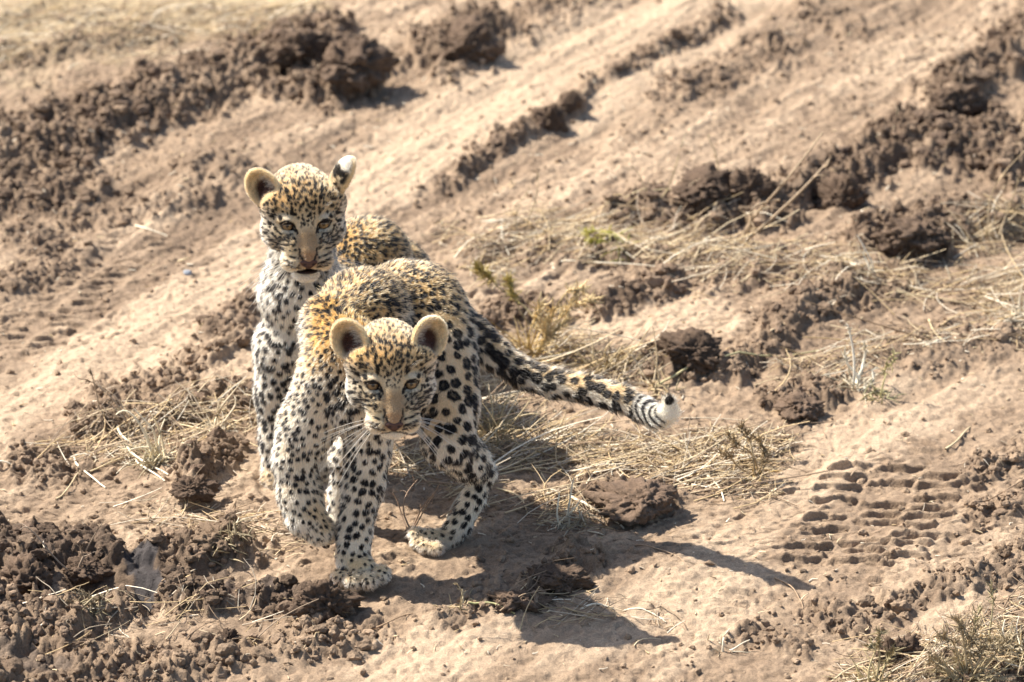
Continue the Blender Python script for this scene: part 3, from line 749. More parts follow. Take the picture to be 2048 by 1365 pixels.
        d0 = norm(nn * 0.80 + tang * 0.75 + 0.20 * clump + rg.normal(0, 0.16, (n, 3)))
        d1 = norm(d0 * 0.8 + tang * 0.5 - nn * 0.12 + 0.18 * clump)
        # keep strands off the eyes
        pts = np.stack([p - nn * 0.0008, p + d0 * (ln * 0.45)[:, None], p + (d0 * 0.5 + d1 * 0.5) * ln[:, None]], 1)[keep]
        shade = (1 + 0.14 * rg.normal(0, 1, n))[:, None].clip(0.55, 1.5)
        col = np.clip(col * shade, 0.004, 0.95)[keep]
        # long pale hairs inside the ears
        ex_p, ex_c = [], []
        for g, ((c0, r1_, R), (c2, r2_, _)) in zip((-1, 1), zip(h.ear_c, h.ear_in)):
            m = 520
            a = rg.uniform(-1.2, 0.9, m); rad = rg.uniform(0.55, 0.98, m)
            inner_x = -g * np.cos(a) * rad; yy = np.sin(a) * rad
            zz = -np.sqrt(np.clip(1 - rad ** 2, 0, 1)) * 0.8
            root = c0 + (np.stack([inner_x, yy, zz], -1) * r1_) @ R.T
            dirl = norm(np.stack([g * rg.uniform(0.5, 1.2, m), rg.uniform(0.0, 0.9, m), rg.uniform(0.1, 0.7, m)], -1)) @ R.T
            L_ = rg.uniform(0.006, 0.016, m)[:, None]
            ex_p.append(np.stack([root, root + dirl * L_ * 0.5 + R[:, 2] * 0.001, root + dirl * L_ - R[:, 1] * 0.001], 1)); ex_c.append(np.tile([[0.66, 0.56, 0.42]], (m, 1)) * rg.uniform(0.6, 1.2, (m, 1)))
        pts = np.concatenate([pts] + ex_p); col = np.concatenate([col] + ex_c); nh = len(pts)
        cu = bpy.data.hair_curves.new('fur'); cu.add_curves([3] * nh)
        cu.attributes['position'].data.foreach_set('vector', (pts - off).astype(np.float32).ravel())
        if 'radius' not in cu.attributes: cu.attributes.new('radius', 'FLOAT', 'POINT')
        rad = np.tile(np.array([0.00026, 0.00021, 0.00003], np.float32), nh)
        cu.attributes['radius'].data.foreach_set('value', rad)
        ca = cu.attributes.new('tint', 'FLOAT_COLOR', 'POINT'); c4 = np.ones((nh, 3, 4), np.float32); c4[:, :, :3] = col[:, None]
        c4[:, 2, :3] = np.clip(c4[:, 2, :3] * 1.1 + 0.02, 0, 0.95)
        ca.data.foreach_set('color', c4.ravel())
        cu.materials.append(m_fur)
        o = bpy.data.objects.new('fur', cu); COL.objects.link(o); o.parent = body; tag(o, kind='stuff')
        s.fur_pts = pts
        # ---- eyes
        for g in (-1, 1):
            c = h.W(g * 38.5, -0.5, 34.0); r = 16.5 * h.px
            vv, ff = ICO4; look = norm(np.array([0, CY, CH]) - c) * 0.75 + h.R[:, 2] * 0.55 - h.R[:, 1] * 0.12; look = norm(look)
            a = vv @ look
            iris = np.array([0.22, 0.135, 0.060]); cc = np.zeros((len(vv), 3)) + iris
            ang = np.arccos(np.clip(a, -1, 1))
            cc = mix(cc, np.array([[0.10, 0.05, 0.02]]), sstep(0.50, 0.62, ang)); cc = mix(cc, np.array([[0.02, 0.015, 0.012]]), sstep(0.62, 0.70, ang))
            cc *= (1 + 0.25 * noise3(vv * 14, 4))[:, None]
            cc = mix(cc, np.array([[0.003, 0.003, 0.003]]), sstep(0.23, 0.18, ang))
            eo = mesh_obj('eye', c + vv * r, ff, m_eye, parent=body, cols=cc, origin=c)
        # ---- nose
        vv, ff = ICO4; x, y, z = vv.T
        wdt = 20.5 * (0.42 + 0.58 * sstep(-1, 0.55, y)); nz = 7.5
        nv = np.stack([x * wdt, y * 11.5, z * nz + 0.0], -1)
        for g in (-1, 1):
            dd = np.hypot((nv[:, 0] - g * 9) / 4.2, (nv[:, 1] + 0.5) / 2.6); nv[:, 2] -= 3.6 * sstep(1.2, 0.3, dd) * (z > 0)
        nv[:, 2] -= 1.6 * sstep(1.6, 0.4, np.abs(nv[:, 0])) * (z > 0) * (y < 0.3)
        cn = mix(np.array([[0.095, 0.045, 0.030]]) + 0 * nv, np.array([[0.035, 0.018, 0.014]]), np.clip(sstep(1.2, 0.5, np.hypot((np.abs(nv[:, 0]) - 9) / 4.2, (nv[:, 1] + 0.5) / 2.6)) + sstep(0.2, 0.8, y) * 0.5 + sstep(-0.2, -0.8, y) * 0.7, 0, 1))
        tl = -0.25; rot = np.array([[1, 0, 0], [0, math.cos(tl), -math.sin(tl)], [0, math.sin(tl), math.cos(tl)]])
        nv = nv @ rot.T + np.array([0, -63.5, 98.0])
        nw = h.o + (nv * h.px) @ h.R.T; mesh_obj('nose', nw, ff, m_nose, parent=body, cols=cn, origin=nw.mean(0))
        # ---- whiskers
        for g in (-1, 1):
            for k in range(13):
                row = k % 4; a0 = h.W(g * (34 + 3.0 * (k // 4) + rg.uniform(-2, 2)), -60 - 5.0 * row, 80 - 3 * (k // 4))
                Ls = rg.uniform(0.055, 0.095) * (1 if g < 0 else 0.85)
                dr = norm(h.R @ np.array([g * rg.uniform(0.75, 1.1), -0.12 - 0.30 * row + rg.uniform(-0.1, 0.15), rg.uniform(-0.1, 0.5)]))
                t = np.linspace(0, 1, 7)[:, None]
                pth = a0 + dr * Ls * t + np.array([0, 0, -0.020]) * t ** 2 * (Ls / 0.08) + h.R[:, 2] * -0.010 * t ** 2
                wv, wf = tubes(pth[None], (0.00062 * (1 - 0.75 * t[:, 0]))[None], 3)
                mesh_obj('whisker', wv, wf, m_whisker, parent=body, cols=np.tile([[0.80, 0.75, 0.66]], (len(wv), 1)), origin=a0)
            for k in range(3):                                             # brow whiskers
                a0 = h.W(g * (30 + 4 * k), 30, 40); dr = norm(h.R @ np.array([g * 0.35, 0.9, 0.35])); t = np.linspace(0, 1, 5)[:, None]
                pth = a0 + dr * 0.024 * t + h.R[:, 0] * g * 0.008 * t ** 2
                wv, wf = tubes(pth[None], (0.0003 * (1 - 0.8 * t[:, 0]))[None], 3)
                mesh_obj('whisker', wv, wf, m_whisker, parent=body, cols=np.tile([[0.80, 0.75, 0.66]], (len(wv), 1)), origin=a0)
        print(name, len(V), 'verts', len(s.cen), 'spots', nh, 'hairs', round(time.time() - T0, 1))

def cap(a, b, **at):
    """limb from (u, v, Y, r) to (u, v, Y, r), pixels and metres"""
    pa, pb = P(*a[:3]), P(*b[:3]); k = at.pop('k', 16)
    return Prim('cap', pa, pb, a[3] * px_at(a[2]), b[3] * px_at(b[2]), k=k * px_at(a[2]), **at)
def chain(*pts, **at): return [cap(a, b, **dict(at)) for a, b in zip(pts[:-1], pts[1:])]
def ball(u, v, Y, r, k=16, **at):
    p = px_at(Y); r = (r, r, r) if not hasattr(r, '__len__') else r
    return Prim('ell', P(u, v, Y), ra=np.array(r, float) * p, k=k * p, R=np.eye(3), **at)

LEG = dict(gold=0.32, sp=20, rf=0.355, hl=0.008); LEGD = dict(gold=0.30, sp=19, rf=0.345, hl=0.007); PAW = dict(gold=0.42, sp=12, rf=0.27, hl=0.007)
BACK = dict(gold=0.64, sp=11, rf=0.44, ros=0.0, hl=0.009); SIDE = dict(gold=0.68, sp=15, rf=0.40, ros=0.2, hl=0.009); HAUN = dict(gold=0.42, sp=28, rf=0.385, ros=0.42, hl=0.008)
def toes(pts, Y, r, **at): return [ball(u, v, Y + dy, (r, r * 1.15, r * 0.9), 3, **at) for (u, v, dy) in pts]
front = (
    [ball(729, 634, .20, 97, 30, flow=(.45, .5, -.5), **BACK), ball(806, 612, .27, 88, 30, flow=(.8, .1, -.4), **BACK), ball(868, 655, .235, 74, 30, flow=(.5, 0, -.8), **{**SIDE, 'sp': 20}),
     ball(680, 715, .09, 76, 26, flow=(-.1, .35, -.9), **{**SIDE, 'sp': 14, 'rf': .36, 'gold': .72}), ball(715, 800, .06, 76, 26, flow=(0, 0, -1), gold=.45, sp=15, rf=.34, hl=.010),
     ball(668, 655, .14, 70, 34, flow=(.1, .4, -.8), **SIDE), ball(850, 610, .26, 74, 34, flow=(.7, 0, -.6), **BACK),
     ball(790, 760, .17, 80, 30, flow=(0, 0, -1), gold=.1, sp=16, rf=.34, hl=.012)]
    + chain((690, 690, .11, 62), (775, 735, .045, 52), gold=.85, sp=11, rf=.38, hl=.009, k=20, flow=(-.3, .6, -.3))
    # near hind leg
    + chain((885, 690, .215, 70), (897, 810, .16, 56), (897, 885, .125, 50), k=22, **{**HAUN, 'flow': (.1, 0, -1)})
    + chain((900, 885, .13, 48), (935, 920, .15, 40), (966, 946, .17, 25), k=16, **{**LEG, 'sp': 24, 'rf': .42, 'flow': (.2, 0, -1)})
    + chain((968, 948, .17, 20), (945, 1000, .158, 22), (918, 1052, .148, 23), (893, 1085, .138, 24), k=10, **LEGD)
    + chain((893, 1086, .135, 24), (850, 1083, .125, 24), k=9, **PAW)
    + toes([(832, 1070, .0), (836, 1086, -.01), (850, 1094, -.022), (872, 1098, -.028)], .125, 16, **PAW)
    # far hind leg, stepping under
    + chain((800, 740, .26, 60), (735, 850, .20, 46), (690, 915, .20, 32), k=20, **LEG)
    + chain((690, 915, .20, 26), (682, 985, .20, 22), (674, 1045, .19, 21), (662, 1062, .175, 21), k=10, **LEGD)
    # planted foreleg
    + chain((740, 830, .05, 54), (735, 905, .05, 42), (726, 975, .035, 38), (708, 1070, .018, 31), (706, 1118, .008, 31), k=16, **LEG)
    + chain((706, 1120, .006, 30), (722, 1142, -.012, 30), k=10, **PAW)
    + toes([(684, 1156, -.016), (707, 1163, -.032), (737, 1162, -.032), (761, 1150, -.016)], -.006, 20, **PAW)
    # raised foreleg
    + chain((655, 755, .07, 60), (612, 855, .06, 54), (590, 920, .045, 42), (600, 990, .03, 40), (612, 1035, .018, 38), k=18, **{**LEG, 'gold': .42, 'sp': 16, 'rf': .34})
    + chain((612, 1035, .018, 36), (638, 1060, .018, 28), (652, 1066, .030, 22), k=9, **{**PAW, 'rf': .3, 'sp': 13})
    # tail
    + chain((890, 640, .24, 50), (945, 672, .235, 35), (990, 709, .225, 30), (1045, 748, .215, 27), (1110, 768, .198, 26), (1180, 780, .175, 25), (1245, 799, .150, 24), (1286, 820, .130, 22), (1314, 836, .112, 20), (1338, 826, .100, 15), (1339, 803, .094, 11),
            k=10, gold=.46, sp=24, rf=.46, ros=.36, hl=.011))
HF = Head(784, 769, -.055, math.radians(28), math.radians(4.5), math.radians(-1), 1.0,
          ears=[((-82, 72, -14), (-.34, .34, .88), (-.50, .86, -.1), np.array([1.06, 1.10, 1])), ((80, 72, -14), (.36, .34, .88), (.50, .86, -.1), np.array([1.06, 1.10, 1]))])
print('front head at', HF.o)
fs = [(676, 812, 20, 8, .7), (700, 826, 16, 6, .3), (672, 783, 8, 10, 0), (664, 765, 8, 7, 0), (682, 770, 8, 6, 0), (655, 795, 7, 9, 0), (690, 845, 10, 6, 0),
      (696, 1170, 1.6, 12, 0), (722, 1175, 1.6, 13, 0), (750, 1168, 1.6, 12, 0), (843, 1088, 1.4, 8, 0), (861, 1098, 1.4, 8, 0)]  # narrow strokes at the paws: shade between the toes painted dark
fs += [(1337, 798, 10, 12, 0)]
cub1 = Cub('leopard_cub', 'leopard cub walking in front, head low, one forepaw lifted, long spotted tail held out', front, HF, 11, fs, P(725, 1165, 0.02), tail_tip=(P(1340, 812, .096), norm(np.array([-.3, -.5, .9]))))

for (u, v, Y, r) in [(660, 1080, .040, 13), (640, 1086, .030, 8), (652, 1092, .030, 8)]:
    vv, ff = ICO3; c = P(u, v, Y); mesh_obj('paw_pad', c + vv * np.array([r, r, r * .7]) * px_at(Y), ff, m_nose, parent=cub1.body, cols=np.tile([[.05, .032, .028]], (len(vv), 1)), origin=c)
CH2 = dict(gold=.08, sp=21, rf=.31, hl=.009)
rear = (
    [ball(598, 590, .42, 80, 26, flow=(0, 0, -1), **CH2), ball(582, 690, .42, 70, 26, flow=(0, 0, -1), **CH2), ball(640, 600, .47, 74, 26, flow=(.3, 0, -1), gold=.3, sp=16, rf=.36, hl=.012),
     ball(735, 520, .56, 86, 34, flow=(.5, .3, -.6), **BACK), ball(785, 552, .68, 76, 34, flow=(.6, .3, -.6), **BACK), ball(690, 620, .55, 80, 30, flow=(.3, 0, -1), **SIDE)]
    + chain((605, 560, .43, 66), (605, 480, .42, 58), k=24, gold=.1, sp=16, rf=.34, hl=.013, flow=(0, 0, -1))
    + chain((560, 700, .41, 50), (550, 790, .395, 37), (552, 880, .38, 29), (550, 945, .37, 24), k=18, **LEG)
    + chain((550, 945, .37, 23), (545, 962, .355, 22), k=8, **PAW) + toes([(533, 966, 0), (545, 972, -.008), (558, 970, -.004)], .352, 14, **PAW)
    + chain((630, 720, .42, 50), (645, 830, .40, 36), (655, 900, .39, 28), (656, 950, .38, 23), k=18, **LEG)
    + chain((656, 950, .38, 22), (654, 966, .365, 21), k=8, **PAW)
    + chain((800, 590, .68, 60), (790, 680, .64, 42), (800, 730, .70, 24), (790, 775, .66, 22), (778, 783, .64, 20), k=16, **HAUN)
    + chain((740, 600, .66, 56), (730, 690, .62, 40), (740, 740, .68, 24), (728, 785, .63, 20), k=16, **HAUN)
    + chain((840, 590, .78, 40), (880, 640, .86, 22), (860, 690, .88, 18), k=12, gold=.3, sp=21, rf=.42, ros=.5, hl=.012))
HR = Head(611, 450, .345, math.radians(26), math.radians(7), math.radians(-1.5), .945,
          ears=[((-84, 62, -14), (-.45, .25, .85), (-.66, .72, -.1), np.array([1.0, 1.12, 1])), ((88, 80, -20), (.80, -.42, -.28), (.60, .78, -.1), np.array([.80, 1.12, .95]))], mouth=1)
rs = [(540, 575, 20, 7, .8), (556, 592, 12, 7, .6), (552, 690, 15, 6, .2), (580, 700, 12, 6, .2), (535, 740, 14, 6, .1)]
cub2 = Cub('leopard_cub', 'leopard cub standing upright behind with its mouth slightly open and one ear turned back', rear, HR, 23, rs, P(550, 965, 0.38), mouth=1)
m_tongue = tinted('tongue', 0.4, 0.5)
for (nm, c, r, cc) in [('lip_mouth_shade', (0, -92, 71), (25, 5.0, 16), (0.022, 0.013, 0.012)), ('tongue', (1, -92, 62), (13, 2.6, 18), (0.20, 0.065, 0.055))]:  # black lip; its colour also paints the shade of the open mouth
    vv, ff = ICO3; w_ = HR.o + ((vv * np.array(r) + np.array(c)) * HR.px) @ HR.R.T
    mesh_obj(nm, w_, ff, m_tongue, parent=cub2.body, cols=np.tile([cc], (len(vv), 1)), origin=w_.mean(0))
#@@CLUTTER
# ------------------------------------------------------------------ clods
def chunk(ico, seed, cuts=9, rough=0.10, flat=0.8):
    rough *= 1.5
    vv, ff = ico; rg = np.random.default_rng(seed)
    r = np.full(len(vv), 1.25)
    for k in range(cuts):
        n = norm(rg.normal(size=3)); d = rg.uniform(0.62, 1.0); c = vv @ n
        r = np.minimum(r, np.where(c > 0.15, d / np.maximum(c, 0.15), 9))
    r = r * (1 + rough * noise3(vv * 2.2 + seed, 1) + rough * 0.8 * noise3(vv * 5 + seed, 2) + rough * 0.5 * noise3(vv * 11 + seed, 3))
    if len(vv) > 2000: r = r * (1 + rough * 0.35 * noise3(vv * 24 + seed, 4) * 1.6 - rough * 0.8 * sstep(0.12, 0, np.abs(noise3(vv * 3.1 + seed, 5))))
    return vv * r[:, None] * np.array([1, 1, flat]), ff
def soilcol(V, base, seed=0, var=0.25):
    n = noise3(V * 60, seed) * 0.6 + noise3(V * 200, seed + 1) * 0.4
    return np.asarray(base)[None] * (1 + var * n)[:, None]
DMP = np.array([0.155, 0.105, 0.072]); MIDS = np.array([0.22, 0.152, 0.10]); DRYS = np.array([0.33, 0.235, 0.155])
vars3 = [chunk(ICO3, i, 8, 0.13) for i in range(10)]; vars2 = [chunk(ICO2, 50 + i, 6, 0.12) for i in range(10)]
def scatter_clods(name, label, n, rmin, rmax, W, seed, vs_, power=2.0, sink=0.35, region=None):
    rg = np.random.default_rng(seed); cx = rg.uniform(-1.0, 1.0, n * 14); cy = rg.uniform(-0.6, 2.6, n * 14)
    ii = np.clip(np.searchsorted(GX, cx), 0, nx - 1); jj = np.clip(np.searchsorted(GY, cy), 0, ny - 1)
    ok = np.nonzero(rg.random(n * 14) < W[jj, ii])[0][:n]
    VV, FF, CC = [], [], []; off = 0
    for i in ok:
        v, f = vs_[rg.integers(len(vs_))]; r = rmin * (rmax / rmin) ** (rg.random() ** power)
        th = rg.uniform(0, 6.28); c, s_ = math.cos(th), math.sin(th); tl = rg.uniform(-.5, .5)
        p = v * r * rg.uniform(0.75, 1.3, 3); p = p @ np.array([[c, s_, 0], [-s_, c, 0], [0, 0, 1]]) @ np.array([[1, 0, 0], [0, math.cos(tl), math.sin(tl)], [0, -math.sin(tl), math.cos(tl)]])
        z = H[jj[i], ii[i]] + r * (0.8 - 2 * sink * rg.uniform(0.4, 1.2)); p = p + np.array([cx[i], cy[i], z])
        dm_ = DAMP_DARK[jj[i], ii[i]] * rg.uniform(0.4, 1.2)
        col = DRYS * (1 - min(dm_, 1)) + DMP * min(dm_, 1); col = col * (1 - .45 * MUD[jj[i], ii[i]]) * rg.uniform(0.8, 1.25)
        VV.append(p); FF.append(f + off); CC.append(np.tile(col, (len(p), 1))); off += len(p)
    o = mesh_obj(name, np.concatenate(VV), np.concatenate(FF), m_soil, cols=np.concatenate(CC)); o.data.polygons.foreach_set('use_smooth', np.zeros(len(o.data.polygons), bool)); tag(o, label, 'soil', kind='stuff'); return o
keep_off = (1 - 0.95 * WET) * (1 - sstep(0.0, 0.4, np.maximum.reduce([stroke([(725, 1165, 90)], 0), stroke([(880, 1090, 95)], 0), stroke([(672, 1065, 60)], 0), stroke([(545, 975, 55)], 0), stroke([(655, 975, 50)], 0)])))
Wc = np.clip(ROUGH - 0.2, 0, 1) ** 1.2 * keep_off * np.clip(0.6 + 0.9 * fbm2(X * 12, Y * 9, 2, 88), 0.05, 1)
scatter_clods('soil_clods', 'broken brown clods heaped along the wheel ruts', 1500, 0.0045, 0.0135, Wc, 1, vars3, 1.8, 0.5)
scatter_clods('soil_crumbs', 'small loose crumbs of dry earth over the whole track', 13000, 0.0018, 0.0058, np.clip(0.05 * (1 - 0.6 * LANE) + np.clip(ROUGH - .1, 0, 1) * 0.8, 0, 1) * keep_off, 2, vars2, 1.6)
CL = [  # u, v, rx, rz (px), flat, colour, damp/wet, label
    (1285, 1010, 74, 40, .62, DMP * 1.15, 'broad cracked earth clod with a broken dark side, right of the front cub hind leg'),
    (432, 1085, 52, 44, .8, MIDS * .9, 'dried mud lump with cracked flat plates, beside the glossy wet mud'),
    (650, 1222, 58, 46, .8, DMP * .75, 'dark crumbly clod touching the planted forepaw'),
    (452, 1285, 30, 22, .8, DMP * .45, 'almost black wet lump below the muddy hollow'),
    (1115, 1160, 62, 28, .6, DMP * .8, 'low dark clod lying in the cub shadow'),
    (1040, 1205, 46, 26, .6, DMP * .95, 'rounded clod at the near edge of the cub shadow'),
    (385, 985, 40, 26, .7, DMP * .8, 'dark clod beside the pale straws at left'),
    (1100, 255, 30, 34, 1.0, DMP * .8, 'upright dark clod at the end of the thin wheel rut'),
    (1140, 235, 22, 26, 1.0, DMP * .9, 'smaller upright clod just behind the dark one on the thin rut'),
    (930, 112, 62, 42, .9, DMP * .95, 'tall lone heap of dark earth beside the far rut at top'),
    (690, 180, 74, 40, .75, DMP * .95, 'largest earth heap of the far left ridge'),
    (600, 112, 70, 40, .75, DMP * .8, 'dark hollowed heap crowning the far left ridge'),
    (1405, 425, 60, 34, .8, DMP * .75, 'dark clod below the thin upright stems'),
    (1500, 405, 40, 38, .8, DMP * .8, 'dark clod left of the two long leaning stems'),
    (1830, 480, 66, 34, .8, DMP * .9, 'rounded dark clod at right below the big ridge'),
    (1690, 400, 50, 44, .8, DMP * .85, 'dark clod by the black hollow of the right ridge'),
    (1900, 225, 58, 44, .8, DMP * .85, 'lone clod upslope on the right ridge'),
    (1380, 745, 60, 30, .6, DMP * .7, 'crumbly dark clod behind the tail tip'),
    (1600, 815, 46, 24, .6, DMP * 1.0, 'low clod on bare earth right of the tail'),
    (1795, 1330, 46, 58, 1.1, DMP * .8, 'blurred dark clod standing at the bottom right corner weeds'),
    (165, 1145, 54, 30, .6, DMP * .8, 'smooth dark mud block behind the wet hollow'),
    (60, 1170, 62, 44, .8, DMP * .9, 'dark clod at the left edge of the frame')]
for k, (u, v, rx, rz, fl_, col, lab) in enumerate(CL):
    g = on_ground(u, v); px = px_at(g[1], 0)
    vv, ff = chunk(ICO5, 200 + k, 10, 0.16, 1.0)
    p = vv * np.array([rx, rx * 1.0, rz]) * px * 0.92
    o0 = g + np.array([0, 0, 0])
    o = mesh_obj('dirt_clod', p + o0 + np.array([0, 0, rz * px * 0.12]), ff, m_soil, cols=soilcol(p, col, k), origin=o0)
    tag(o, lab, 'dirt clod', 'large clods of broken earth')
# little pebble
o0 = on_ground(375, 550); vv, ff = chunk(ICO3, 9, 9, 0.05, .6); tag(mesh_obj('pebble', vv * 0.0065 + o0 + [0, 0, .003], ff, m_soil, cols=np.tile([[.30, .32, .35]], (len(vv), 1)), origin=o0), 'small grey pebble on the smooth wheel lane left of the cubs', 'pebble')

# ------------------------------------------------------------------ straw
STR = np.array([[.60, .47, .29], [.50, .36, .19], [.29, .20, .12], [.42, .34, .24], [.74, .64, .48], [.19, .13, .08]])
def lay(cx, cy, ang, L_, bend, K=5, lift=0.0015):
    t = np.linspace(-0.5, 0.5, K)[None]
    x = cx[:, None] + np.cos(ang)[:, None] * L_[:, None] * t - np.sin(ang)[:, None] * bend[:, None] * (0.25 - t * t) * 4
    y = cy[:, None] + np.sin(ang)[:, None] * L_[:, None] * t + np.cos(ang)[:, None] * bend[:, None] * (0.25 - t * t) * 4
    g_ = gz(x, y); line = g_[:, :1] * (0.5 - t) + g_[:, -1:] * (0.5 + t)
    z = line + np.maximum(0, (g_ - line).max(1, keepdims=True)) * (1 - np.abs(t)) + lift
    return np.stack([x, y, z], -1)
SM = np.zeros_like(X)
for pts, wgt in [([(965, 780, 45), (1010, 880, 70), (1200, 900, 75), (1400, 920, 65), (1560, 890, 60)], 1.0), ([(1010, 720, 60), (1130, 700, 70), (1260, 740, 60)], .8),
                 ([(1050, 470, 60), (1250, 490, 70), (1500, 530, 75), (1750, 560, 70), (2060, 590, 80)], .55), ([(1560, 760, 40), (1750, 700, 60), (1900, 660, 60), (2060, 640, 60)], .45),
                 ([(1750, 570, 60), (1900, 500, 60), (2060, 440, 60)], .55), ([(120, 900, 45), (250, 890, 70), (420, 860, 60), (540, 850, 40)], .33), ([(800, 920, 60), (920, 930, 60), (950, 1010, 50)], .5),
                 ([(1780, 1360, 120), (2060, 1290, 130)], 1.0), ([(1100, 1000, 60), (1160, 1040, 50)], .35), ([(1450, 960, 60), (1540, 980, 40)], .4), ([(1000, 540, 50), (900, 460, 40)], .25),
                 ([(0, 60, 120), (300, 40, 120), (560, 20, 80)], .22), ([(300, 1040, 60), (560, 1080, 60)], .10), ([(150, 1260, 90), (400, 1250, 80), (700, 1240, 60)], .04), ([(1080, 1230, 60), (1300, 1240, 50)], .10)]:
    SM = np.maximum(SM, wgt * sstep(0, 0.8, stroke(pts, 0.4)))
SM = np.clip(SM * np.clip(0.75 + 0.7 * fbm2(X * 10, Y * 8, 2, 95), 0.1, 1.3), 0, 1)
def straws(name, label, n, W, Lr, rr_, seed, K=5, flat_ang=0.75, cols=STR, prob=None, lift=0.0015):
    rg = np.random.default_rng(seed); M = n * 30; cx = rg.uniform(-1.0, 1.0, M); cy = rg.uniform(-0.55, 2.6, M)
    ii = np.clip(np.searchsorted(GX, cx), 0, nx - 1); jj = np.clip(np.searchsorted(GY, cy), 0, ny - 1)
    ok = np.nonzero(rg.random(M) < W[jj, ii])[0][:n]; cx, cy = cx[ok], cy[ok]; n = len(cx)
    ang = np.where(rg.random(n) < 0.6, rg.normal(0.35, flat_ang, n), rg.uniform(0, 3.14, n)); L_ = rg.uniform(*Lr, n) * rg.uniform(.5, 1, n)
    path = lay(cx, cy, ang, L_, L_ * rg.normal(0, 0.10, n), K, lift)
    path[:, :, 2] += (rg.random(n) ** 3 * L_ * 0.35)[:, None] * np.linspace(0, 1, K)[None]
    r = (rg.uniform(*rr_, n))[:, None] * np.linspace(1, 0.55, K)[None]
    V_, F_ = tubes(path, r, 3); c = cols[rg.choice(len(cols), n, p=prob)] * rg.uniform(.7, 1.2, (n, 1)); c = np.repeat(c, K * 3, 0)
    tag(mesh_obj(name, V_, F_, m_straw, cols=c), label, 'straw', kind='stuff')
straws('straw_litter', 'flattened dry straw strewn under the tail and across the right side', 6500, SM, (.03, .13), (.00055, .0013), 1, 5, .7, prob=[.16, .22, .26, .12, .10, .14])
straws('coarse_straw', 'thick broken stalks piled under the tail', 900, SM ** 2, (.07, .24), (.0010, .0019), 5, 6, .6, prob=[.14, .26, .30, .12, .12, .06])
straws('fine_straw', 'fine dry grass threads matted over the earth', 7000, SM * .9, (.015, .05), (.0004, .0009), 2, 4, 1.0, prob=[.16, .2, .26, .12, .06, .20])
straws('chaff', 'tiny pale flecks of chaff over the bare track', 2200, np.full_like(X, .06) + .25 * SM, (.004, .018), (.0006, .0016), 3, 3, 1.3, prob=[.3, .15, .1, .1, .3, .05])

NST = 0
def stalk(u0, v0, u1, v1, r, col, label, h0=0.0, h1=0.0, bend=0.01, name='straw_stalk', cat='straw stalk'):
    """a single straw lying between two points of the ground (ends lifted by h0, h1 metres)"""
    global NST; NST += 1
    a = on_ground(u0, v0); b = on_ground(u1, v1)
    if h1: b = P(u1, v1, a[1] + 0.0 if h1 < 0 else b[1])
    K = 9; t = np.linspace(0, 1, K)[:, None]; p = a * (1 - t) + b * t
    n = norm(np.cross(b - a, [0, 0, 1])); p = p + n * bend * np.sin(t * 3.1 + .2 * NST) + np.array([0, 0, h0]) * np.sin(t * 3.14)
    p[:, 2] = np.maximum(p[:, 2], gz(p[:, 0], p[:, 1]) + 0.8 * r)
    V_, F_ = tubes(p[None], (r * (1 - .45 * t[:, 0]))[None], 6)
    c = np.asarray(col)[None] * (1 + .18 * noise3(V_ * 90, NST))[:, None]
    o = mesh_obj(name, V_, F_, m_straw, cols=c, origin=a); tag(o, label, cat, 'single stalks lying on the earth'); return o
PS, GS, BS = (.80, .70, .52), (.60, .47, .27), (.33, .22, .13)
